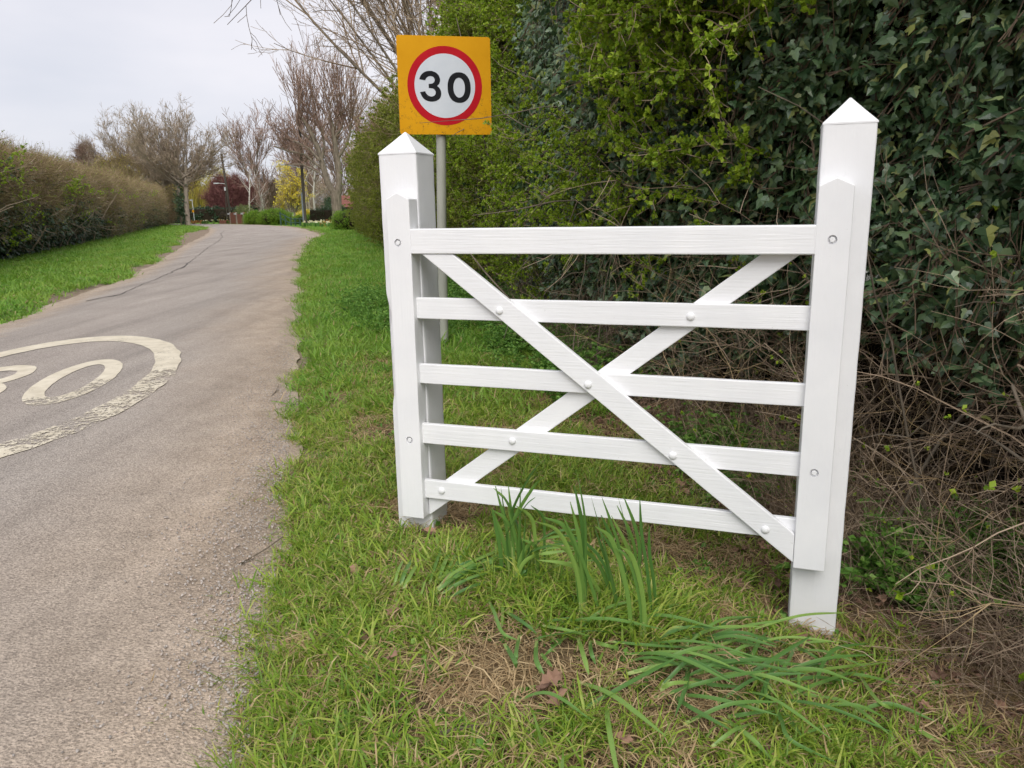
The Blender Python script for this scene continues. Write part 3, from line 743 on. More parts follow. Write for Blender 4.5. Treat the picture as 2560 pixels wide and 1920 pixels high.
def cleavers(k, n=9):
    mb = MB(); lines = []
    for i in range(n):
        st = wig(Vector((random.gauss(0, .06), random.gauss(0, .06), 0)), Vector((random.gauss(0, .5), random.gauss(0, .5), 1)), random.uniform(.1, .26), 5, .2); lines.append((st, [.0014] * 6))
        for p in st[1:]:
            for j in range(6):
                a = j * 1.047 + random.random(); small_leaf(mb, p, Vector((math.cos(a), math.sin(a), .25)), random.uniform(.016, .03), 0)
    tubes(mb, lines, 3, 0)
    return mb.src('cleavers_%d' % k, [WEED])
def broad_weed(k, n=9):
    mb = MB()
    for i in range(n):
        a = random.uniform(0, 6.28); d = Vector((math.cos(a), math.sin(a), random.uniform(.15, .9))); L_ = random.uniform(.03, .07)
        small_leaf(mb, d * L_ * .5, d, L_, 0)
    return mb.src('broad_weed_%d' % k, [WEED])
random.seed(11)
S_IVY = [ivy_spray(i, IVY) for i in range(5)]
S_IVYF = [ivy_spray(i + 9, IVY_FAR, 22, .24, .055, .10) for i in range(3)]
S_HAW = [haw_sprig(i, HAW, TWIG, .5, .026, 8, 6, 6) for i in range(5)]
S_HAWF = [haw_sprig(i, HAW_FAR, TWIG, .75, .044, 9, 5, 4) for i in range(4)]
S_BRAM = [bare_twig(i, TWIG, .9, -.05) for i in range(4)] + [bare_twig(i + 4, TWIG_DARK, .8, -.09, 8, .0035, .2) for i in range(3)] + [bare_twig(9, TWIG, .7, -.04, 9, .003, .2, HAW, 4)]
S_DRY = [bare_twig(i + 20, STRAW, .6, -.12, 5, .0022, .2) for i in range(3)]
S_CLUMP = [twig_clump(i, TWIG_OLIVE) for i in range(4)]
S_CLUMPL = [twig_clump(i + 5, TWIG_OLIVE, 40, .55, .0042, HAW_FAR, 8, .035) for i in range(3)]
S_GRASS = [tuft(i, GRASS, 26, .04, .10, .03, 1.1, .0027, .08, .8) for i in range(5)]
S_LONG = [tuft(i + 7, GRASS, 34, .08, .18, .035, .9, .003, .04, .9) for i in range(4)]
S_LUSH = [tuft(i + 12, GRASS_LUSH, 30, .08, .18, .05, 1.1, .0042, .02, .9) for i in range(4)]
S_FARG = [tuft(i + 20, GRASS_LUSH, 28, .10, .21, .13, 1.1, .0095, .03, .9) for i in range(4)]
S_STRAW = [straw_mat(i) for i in range(4)]
S_CLEAV = [cleavers(i) for i in range(4)]
S_WEED = [broad_weed(i) for i in range(3)]

# ------------------------------------------------------------------ hedges
class HLine:
    def __init__(s, pts, side):
        s.p = np.array(pts, float); s.d = np.r_[0, np.cumsum(np.linalg.norm(np.diff(s.p, axis=0), axis=1))]; s.side = side
    def at(s, t):
        x = np.interp(t, s.d, s.p[:, 0]); y = np.interp(t, s.d, s.p[:, 1])
        x2 = np.interp(t + .4, s.d, s.p[:, 0]) - np.interp(t - .4, s.d, s.p[:, 0]); y2 = np.interp(t + .4, s.d, s.p[:, 1]) - np.interp(t - .4, s.d, s.p[:, 1])
        n_ = Vector((-y2, x2, 0)).normalized() * s.side
        return Vector((x, y, 0)), n_
    def t_of_y(s, y): return float(np.interp(y, s.p[:, 1], s.d))
HR = HLine([(2.65, -.5), (2.4, .8), (2.12, 1.9), (1.82, 3.0), (1.45, 4.1), (1.05, 5.4), (.68, 7.0), (.28, 9.2), (-.3, 12), (-1.1, 15.5), (-2.2, 19.5), (-3.9, 26), (-6.2, 36), (-8.3, 45)], 1)
HLft = HLine([(-10.4, 9), (-11.9, 14.5), (-14.3, 21.5), (-16.8, 28.5), (-19.6, 36.5), (-24.7, 51), (-30.2, 67), (-33.4, 76), (-35.4, 82)], -1)
def prof_r(t, z):
    return -.10 + .30 * float(sstep(.35, 1.5, z)) - .35 * float(sstep(3.3, 4.4, z)) + .30 * N(t * .55, z * .6, 1.3) + .15 * N(t * 1.7, z * 1.6, 4.2)
def prof_l(t, z):
    return -.15 + .42 * float(sstep(.3, 1.2, z)) - .25 * float(sstep(2.5, 3.2, z)) + .28 * N(t * .4, z * .6, 7.3) + .2 * N(t * 1.2, z * 1.3, 2.2)
def topz(t_, y_, top): return (top - .5 * float(sstep(10.5, 13, y_)) if top > 4 else top) + .3 * N(t_ * .8, 3) + .18 * N(t_ * 2.9, 8)
def hpts(hl, prof, n, ylo, yhi, zlo, zhi, dlo=0, dhi=.35, wfun=None, top=4.3):
    """n points just inside a hedge's face with the face's normal"""
    out_ = []; t0, t1 = hl.t_of_y(ylo), hl.t_of_y(yhi); tries = 0
    while len(out_) < n and tries < n * 40:
        tries += 1
        t_ = random.uniform(t0, t1); z = random.uniform(zlo, zhi)
        if wfun and random.random() > wfun(t_, z): continue
        p, n_ = hl.at(t_)
        if z > topz(t_, p.y, top): continue
        dp = random.uniform(dlo, dhi)
        q_ = p + n_ * (prof(t_, z) - dp); q_.z = z + gz(q_.x, q_.y)
        out_.append((q_, n_, t_, z))
    return out_
def clear(pts):      # nothing grows across the face of the road sign
    return [q_ for q_ in pts if not (4.4 < q_[0].y < 8.6 and q_[0].x < .84 and q_[0].z > 1.2)]
def nopost(pts):     # keep the stalks off the painted post
    return [q_ for q_ in pts if not (math.hypot(q_[0].x - 1.037, q_[0].y - 2.44) < .58 or (q_[0].y < 2.75 and q_[0].x < 1.5))]
def sc_face(name, pts, srcs, smin, smax, parent, tilt=.35, jit=.4):
    P = [p for p, n_, t_, z in pts]
    E_ = [eul_face(n_ + Vector((0, 0, tilt)) + rv(jit), random.gauss(0, .5)) for p, n_, t_, z in pts]
    return scatter(name, P, E_, np.random.uniform(smin, smax, len(P)), srcs, None, parent)
def sc_out(name, pts, srcs, smin, smax, parent, outw=1.0, up_=.45, jit=.45):
    P = [p for p, n_, t_, z in pts]
    E_ = [eul_z(n_ * outw + Vector((0, 0, up_)) + rv(jit), random.uniform(0, 6.28)) for p, n_, t_, z in pts]
    return scatter(name, P, E_, np.random.uniform(smin, smax, len(P)), srcs, None, parent)
BX = ((1.75, 1.58, 1.40, 1.20, 1.16, 1.05, .78, .33, -.05, -.6), (1.0, 1.5, 1.9, 2.45, 2.9, 3.6, 4.5, 6.36, 7.9, 11.3))     # where the grass gives way to the thicket
def hedge_core(name, hl, prof, ylo, yhi, inset, thick, top, parent, mtl=SHADE_CORE):  # solid body behind the foliage, its dark colour standing for the shaded interior
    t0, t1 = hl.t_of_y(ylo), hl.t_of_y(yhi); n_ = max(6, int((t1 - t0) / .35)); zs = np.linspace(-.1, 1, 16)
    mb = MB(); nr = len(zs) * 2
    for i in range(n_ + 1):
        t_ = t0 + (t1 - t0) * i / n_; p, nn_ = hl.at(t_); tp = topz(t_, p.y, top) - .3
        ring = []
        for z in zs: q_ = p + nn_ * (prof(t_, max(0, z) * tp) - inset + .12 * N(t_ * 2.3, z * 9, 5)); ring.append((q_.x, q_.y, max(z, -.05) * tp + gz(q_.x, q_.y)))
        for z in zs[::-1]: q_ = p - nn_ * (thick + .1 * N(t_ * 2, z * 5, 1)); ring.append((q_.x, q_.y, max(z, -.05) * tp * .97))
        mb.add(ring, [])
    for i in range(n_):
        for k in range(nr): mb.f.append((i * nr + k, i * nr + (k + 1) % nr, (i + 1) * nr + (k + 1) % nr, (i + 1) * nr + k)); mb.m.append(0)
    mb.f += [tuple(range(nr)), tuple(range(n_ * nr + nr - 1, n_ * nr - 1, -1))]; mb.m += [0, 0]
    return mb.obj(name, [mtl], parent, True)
def stems(name, hl, prof, ylo, yhi, n, hmin, hmax, r0_, mtl, parent, depth=.5, lean=.25, dlo=.05):
    """upright woody stems inside the hedge"""
    lines = []
    for i in range(n):
        t_ = random.uniform(hl.t_of_y(ylo), hl.t_of_y(yhi)); p, n_ = hl.at(t_); p = p + n_ * (prof(t_, .3) - random.uniform(dlo, depth)); p.z = gz(p.x, p.y) - .03
        L_ = random.uniform(hmin, hmax); w_ = wig(p, Vector((0, 0, 1)) + n_ * random.uniform(-.1, lean) + rv(.15), L_, 8, .11, .05); r_ = r0_ * random.uniform(.5, 1.2)
        lines.append((w_, np.linspace(r_, r_ * .45, 9)))
        for j in range(3):
            k = random.randint(3, 7); sp = wig(w_[k], n_ * .8 + rv(.6) + Vector((0, 0, .3)), L_ * random.uniform(.2, .45), 5, .2); lines.append((sp, np.linspace(r_ * .55, r_ * .15, 6)))
    mb = MB(); tubes(mb, lines, 5)
    o = mb.obj(name, [mtl], parent, True); o['kind'] = 'stuff'; return o

random.seed(21); np.random.seed(21)
# --- right side, near: ivy, hawthorn, brambles
ivy = empty('ivy_thicket', (1.5, 5.5, 0)); tag(ivy, 'dark green ivy thicket covering the hedge behind the gate', 'ivy')
ivy.location = (0, 0, 0)
hedge_core('hedge_shade_core', HR, prof_r, -.4, 12.5, .55, 1.6, 4.2, ivy)
def w_ivy(t_, z):
    y = float(np.interp(t_, HR.d, HR.p[:, 1]))
    if y > 4.3:   # behind the gate
        a = sstep(.22, .6, z) * (1 - .8 * sstep(1.95, 2.5, z + .35 * N(t_ * .9, 2)))
    else:         # near, beside the tall post
        a = sstep(.75, 1.1, z + .25 * N(t_ * 1.3, 5)) * (1 - .35 * sstep(2.6, 3.2, z))
    return float(a) * (.35 + .65 * float(sstep(-.32, -.02, N(t_ * 1.1, z * 1.2, 31))))
sc_face('foliage', hpts(HR, prof_r, 4200, -.3, 11, .3, 4.2, -.16, .25, w_ivy), S_IVY, .8, 1.2, ivy)
sc_face('foliage', hpts(HR, prof_r, 900, 4, 13, .5, 3.9, .05, .4), S_IVY, .9, 1.3, ivy)
# the leaves nearest the lens, one by one
mbl = []
for k in range(4):
    mb = MB(); ivy_leaf(mb, Vector(), Matrix.Identity(3), 1.0, 0, .04 + .07 * k); me = mb.mesh('leaf'); me.materials.append(IVY); mbl.append(me)
lp = hpts(HR, prof_r, 190, 1.6, 4.4, 1.1, 2.3, -.09, .0, w_ivy) + hpts(HR, prof_r, 110, 4.4, 7, .9, 2.1, -.08, .0, w_ivy)
for p, n_, t_, z in lp:
    o = bpy.data.objects.new('leaf', random.choice(mbl)); COL.objects.link(o); o.parent = ivy; o.location = p
    nn_ = n_ + Vector((0, 0, .45)) + rv(.35)
    o.rotation_euler = face_mat(nn_, Vector((0, 0, -1)) + rv(.35)).to_euler(); s_ = random.uniform(.034, .064); o.scale = (s_, s_, s_)
haw = empty('hawthorn_bush', (0, 0, 0)); tag(haw, 'hawthorn bush with fresh yellow green leaves arching above the gate', 'bush')
def w_haw(t_, z):
    y = float(np.interp(t_, HR.d, HR.p[:, 1]))
    a = sstep(1.5, 2.05, z + .4 * N(t_ * .9, 2)) if y > 3.9 else .35 * sstep(1.9, 2.5, z) * sstep(2.6, 4, y)
    return float(a) * (.25 + .75 * float(sstep(-.25, .12, N(t_ * .8, z * 1.3, 71)))) * (1 - .7 * float(sstep(7.2, 9.5, y)))
sc_out('foliage', clear(hpts(HR, prof_r, 2500, 2.2, 12.5, 1.4, 4.4, -.34, .12, w_haw)), S_HAW, .8, 1.25, haw, 1.0, .25, .5)
sc_out('foliage', hpts(HR, prof_r, 170, 4, 11, .6, 2.0, -.22, .05, lambda t_, z: float(sstep(-.05, .25, N(t_ * .8, z * 1.1, 55)))), S_HAW, .6, 1.0, haw, 1.0, .2, .5)
sc_out('foliage', hpts(HR, prof_r, 130, 7.5, 13, .4, 2.4, -.22, .1, lambda t_, z: float(sstep(-.1, .2, N(t_ * .7, z * .9, 91)))), S_HAW, .8, 1.2, haw, 1.0, .2, .5)
stems('branch', HR, prof_r, 3, 12, 20, 2.2, 4.2, .013, BARK, haw, .45, .2)
bram = empty('bramble_thicket', (0, 0, 0)); tag(bram, 'bare brown bramble and blackthorn tangle beside the tall post', 'bramble')
def w_low(t_, z): return float(1 - .9 * sstep(.6, 1.2, z))
bp = hpts(HR, prof_r, 560, -.3, 4.6, 0, 1.5, -.4, .2, w_low)
sc_out('twigs', nopost(bp), S_BRAM, .5, 1.1, bram, .35, .5, .9)
bp = hpts(HR, prof_r, 300, 4.4, 11, 0, .7, -.3, .2, w_low)
sc_out('twigs', bp, S_BRAM, .5, .95, bram, .3, .5, .9)
lowp = []
while len(lowp) < 1400:
    y = random.uniform(1.3, 8.5) if len(lowp) > 430 else random.uniform(1.5, 3.4); x0_ = float(np.interp(y, BX[1], BX[0])); x = random.uniform(x0_ - .04, float(np.interp(y, HR.p[:, 1], HR.p[:, 0])) + .1) if len(lowp) > 430 else x0_ + abs(random.gauss(0, .3))
    if y > 6 and random.random() < .3: continue
    if math.hypot(x - 1.037, y - 2.44) < .42 or (y < 2.6 and x < 1.34): continue
    lowp.append((Vector((x, y, gz(x, y) + random.uniform(.0, .25) * random.random())), Vector((-.15, .1, .5)), 0, 0))
sc_out('twigs', lowp, S_BRAM, .3, .7, bram, .25, .22, .9)
bp = hpts(HR, prof_r, 300, .4, 4.4, 0, .6, -.85, .1)
sc_out('dry_stalks', nopost(bp), S_DRY, .5, 1.1, bram, .2, .3, .9)
stems('stem', HR, prof_r, -.2, 6, 26, .7, 1.6, .010, BARK, bram, .2, .2, -.6)
# --- right side, far: clipped hawthorn hedge
hf = empty('hawthorn_hedge', (0, 0, 0)); tag(hf, 'tall fresh green hawthorn hedge running down the verge beyond the sign', 'hedge')
hedge_core('hedge_shade_core', HR, prof_r, 12.2, 45, .5, 1.4, 4.0, hf)
sc_out('foliage', hpts(HR, prof_r, 1500, 9.5, 22, 0.1, 4.5, -.2, .3, lambda t_, z: .25 + .75 * float(sstep(-.25, .12, N(t_ * .6, z * .8, 23)))), S_HAWF, .6, .95, hf, 1, .3, .55)
sc_out('foliage', hpts(HR, prof_r, 1100, 20, 45, 0.1, 4.6, -.15, .35, None, 4.05), S_HAWF, .8, 1.25, hf, 1, .3, .55)
sc_out('twigs', hpts(HR, prof_r, 420, 9, 45, 0.2, 4.6, -.2, .3, None, 4.1), S_CLUMP, .7, 1.1, hf, .8, .4, .5)
sc_out('twigs', hpts(HR, prof_r, 260, 11, 45, 3.5, 4.6, -.1, 1.0), S_CLUMP, 1.2, 2.0, hf, .2, 1.2, .4)
# --- left hedge
lh = empty('hedge', (0, 0, 0)); tag(lh, 'long olive brown twiggy hedge with ivy on the far side of the road', 'hedge')
hedge_core('hedge_shade_core', HLft, prof_l, 9.5, 81, .5, 1.3, 3.05, lh)
sc_out('twigs', hpts(HLft, prof_l, 2600, 10, 40, .5, 3.4, -.1, .3, lambda t_, z: .12 + .88 * float(sstep(1.1, 1.8, z + .6 * N(t_ * .3, 4))), 3.05), S_CLUMP + S_CLUMPL[:2], .8, 1.3, lh, .9, .6, .5)
sc_out('twigs', hpts(HLft, prof_l, 1600, 38, 82, .3, 3.4, -.1, .3, None, 3.1), S_CLUMP + S_CLUMPL[:1], 1.1, 1.7, lh, .9, .6, .5)
sc_out('twigs', hpts(HLft, prof_l, 420, 10, 76, 2.6, 3.4, .0, 1.2, None, 3.15), S_CLUMP, .9, 1.4, lh, .2, 1, .5)
sc_face('ivy', hpts(HLft, prof_l, 2500, 16, 74, .1, 2.6, -.38, .1, lambda t_, z: (1 - .88 * float(sstep(1.1, 1.7, z + .7 * N(t_ * .35, 9)))) * float(sstep(-.35, 0, N(t_ * .25, z * .4, 12) + .15)), 3.0), S_IVYF, .9, 1.5, lh)
sc_out('foliage', hpts(HLft, prof_l, 60, 10, 60, .8, 2.6, -.15, .1, lambda t_, z: float(sstep(.05, .3, N(t_ * .35, z * .8, 44))), 3.0), S_HAW, 1.4, 2.2, lh, 1, .3, .5)
S_LTW = [bare_twig(i + 70, TWIG_GREY, .9, .02, 9, .009, .2) for i in range(3)]
sc_out('twigs', hpts(HLft, prof_l, 620, 10, 70, .4, 2.6, -.22, .12, None, 2.6), S_LTW, .7, 1.2, lh, .8, .35, .7)
stems('stem', HLft, prof_l, 12, 60, 150, 1.0, 2.6, .03, TWIG_GREY, lh, .2, .35, -.5)

# ------------------------------------------------------------------ grass and verge plants
random.seed(31); np.random.seed(31)
def rnd_area(n, x0, x1, y0, y1, ok):
    X_ = np.random.uniform(x0, x1, n); Y_ = np.random.uniform(y0, y1, n); e, s_ = road_e(X_, Y_); k = ok(X_, Y_, e, s_)
    X_, Y_ = X_[k], Y_[k]; return np.stack([X_, Y_, zg(X_, Y_)], -1)
def hx_(y): return np.interp(y, HR.p[:, 1], HR.p[:, 0])       # the hedge line's x at a depth
def hl_(y): return np.interp(y, HLft.p[:, 1], HLft.p[:, 0])
def nzv(P, f, seed): return np.array([N(p[0] * f, p[1] * f, seed) for p in P])
def lay(name, P, srcs, s0, s1, tilt=.15, parent=None, pick=None):
    n_ = len(P); E_ = np.stack([np.random.normal(0, tilt, n_), np.random.normal(0, tilt, n_), np.random.uniform(0, 6.28, n_)], -1)
    return scatter(name, P, E_, np.random.uniform(s0, s1, n_), srcs, pick, parent)
# bare / green / dry pattern of the trampled verge by the gate
def bare(P): return nzv(P, 1.9, 3.1) + .55 * nzv(P, 5.3, 8.2)
verge = empty('verge_grass', (0, 0, 0)); tag(verge, 'short patchy grass and dry thatch around the foot of the gate', 'grass', kind='stuff')
ok_near = lambda X_, Y_, e, s_: (s_ > 0) & (e > -.12 + .1 * np.sin(Y_ * 5.1) + .06 * np.sin(Y_ * 13) - .16 * np.random.rand(len(Y_)) ** 3) & (X_ < np.interp(Y_, BX[1], BX[0]) + .12 * np.sin(Y_ * 9))
P = rnd_area(19000, -3.2, 2.4, 1.1, 6.2, ok_near); b_ = bare(P); e, _s = road_e(P[:, 0], P[:, 1])
shade = np.clip((P[:, 0] - (np.interp(P[:, 1], BX[1], BX[0]) - .5)) / .5, 0, 1)          # thin out towards the thicket
post_d = np.minimum(np.hypot(P[:, 0] + .372, P[:, 1] - 2.93), np.hypot(P[:, 0] - 1.037, P[:, 1] - 2.44))
keep = (post_d > .17) & (np.random.rand(len(P)) < np.clip(.55 + b_ * 2.3, .03, 1) * (1 - .85 * shade)); PG = P[keep]
lay('short_grass', PG, S_GRASS, .7, 1.3, .22, verge)
P = rnd_area(9000, -3.2, 2.2, 1.1, 6.5, ok_near); b_ = nzv(P, 2.9, 13.1) + .4 * nzv(P, 7.5, 3.3); e, _s = road_e(P[:, 0], P[:, 1])
lay('longer_grass', P[(b_ + .35 * np.exp(-(e / .25) ** 2) > .12) & (np.random.rand(len(P)) < .62)], S_LONG, .45, .85, .25, verge)
Pd = np.array([(random.gauss(x, .09), random.gauss(y, .06), 0) for x, y in ((.02, 2.34), (.05, 2.3), (.2, 2.18), (.36, 2.2), (.4, 2.14), (-.12, 2.42), (.3, 2.1), (.1, 2.26)) for i in range(16)]); Pd[:, 2] = zg(Pd[:, 0], Pd[:, 1])
lay('longer_grass', Pd, S_LONG, .7, 1.1, .2, verge)
P = rnd_area(8000, -3.2, 2.3, 1.1, 6.5, ok_near); b_ = bare(P)
lay('dry_thatch', P[np.random.rand(len(P)) < np.clip(.55 - b_ * 1.1, .08, 1)], S_STRAW, .7, 1.3, .1, verge)
P = rnd_area(2600, -1.6, 2.2, 1.2, 7, ok_near); lay('broad_weeds', P[nzv(P, 2.2, 6.6) > .05], S_WEED, .22, .55, .1, verge)
lush = empty('lush_verge_grass', (0, 0, 0)); tag(lush, 'long lush grass on the verge between the road and the hawthorn hedge', 'grass', kind='stuff')
ok_mid = lambda X_, Y_, e, s_: (s_ > 0) & (e > -.12 + .1 * np.sin(Y_ * 2.1)) & (X_ < np.where(Y_ < 11.3, np.interp(Y_, BX[1], BX[0]) + .1 * np.sin(Y_ * 5), hx_(Y_) - .1))
P = rnd_area(20000, -7, 1.8, 4.6, 22, ok_mid); P = P[np.random.rand(len(P)) < .35 + .65 * sstep(4.8, 7.5, P[:, 1])]
lay('long_grass', P, S_LUSH, .65, 1.15, .2, lush)
P = rnd_area(11000, -17, 0, 20, 58, ok_mid); lay('far_grass', P, S_FARG, .6, 1.0, .15, lush)
lv = empty('left_verge_grass', (0, 0, 0)); tag(lv, 'bright green grass strip between the road and the long hedge', 'grass', kind='stuff')
ok_left = lambda X_, Y_, e, s_: (s_ < 0) & (e > .12 + .2 * np.sin(Y_ * 1.1) + .9 * np.exp(-((Y_ - 46) / 9) ** 2)) & (X_ > hl_(Y_) - .2)
P = rnd_area(25000, -20, -5.5, 8.5, 34, ok_left); lay('grass', P, S_FARG, .5, .95, .15, lv)
P = rnd_area(12000, -36, -11, 33, 76, ok_left); lay('grass', P, S_FARG, .8, 1.25, .15, lv)
# green weeds at the hedge foot
wd_ = empty('cleavers_patch', (0, 0, 0)); tag(wd_, 'fresh green goosegrass weeds at the foot of the hedge by the post', 'weeds', kind='stuff')
P = [(p.x, p.y, gz(p.x, p.y)) for p, n_, t_, z in hpts(HR, prof_r, 110, 2.6, 5.0, 0, .05, -.8, -.25, lambda t_, z: float(sstep(-.1, .2, N(t_ * 1.4, 7))))]
lay('cleavers', P, S_CLEAV, .8, 1.3, .2, wd_)
P = [(p.x, p.y, gz(p.x, p.y)) for p, n_, t_, z in hpts(HR, prof_r, 300, 5, 13, 0, .05, -.9, -.1)]
lay('cleavers', P, S_CLEAV, .9, 1.6, .2, wd_)
P = rnd_area(300, -2.2, -.2, 7.5, 11.5, ok_mid); P = P[road_e(P[:, 0], P[:, 1])[0] > .55]; lay('nettles', P, S_CLEAV, .8, 1.2, .2, wd_)

# ------------------------------------------------------------------ loose stones on the road edge
def stone(k):
    bm = bmesh.new(); bmesh.ops.create_icosphere(bm, subdivisions=1, radius=.5)
    for v_ in bm.verts: v_.co *= random.uniform(.75, 1.2)
    bmesh.ops.scale(bm, vec=(1.15, .85, .6), verts=bm.verts)
    me = bpy.data.meshes.new('stone_%d' % k); bm.to_mesh(me); bm.free(); me.materials.append(STONE); return bpy.data.objects.new('stone_%d' % k, me)
STONE = leafmat('grey_pink_chipping', [(0, (.26, .235, .215)), (.4, (.38, .345, .315)), (.8, (.48, .43, .39)), (1, (.5, .38, .31))], .8, 0, .3)
S_ST = [stone(i) for i in range(5)]
X_ = []; 
while len(X_) < 5200:
    y = random.uniform(1.1, 8) ; y = 1.1 + (y - 1.1) * random.random() ** .6
    xe = float(np.interp(y, RRa[:, 1], RRa[:, 0])); c_ = abs(random.gauss(0, .17 + .12 * abs(N(y * .9, 5)))) - .1
    x = xe - c_
    if N(x * 3, y * 2, 9) + .25 < random.uniform(-.3, .5): continue
    z = (road_z(x, y) - .045 * (1 - float(sstep(0, .28, max(0, c_ + .16))))) + .003 if c_ > -.12 else gz(x, y)
    X_.append((x, y, max(z, gz(x, y)) + .001))
tag(lay('gravel', np.array(X_), S_ST, .0045, .0105, .6), 'loose grey chippings along the road edge', 'gravel', kind='stuff')

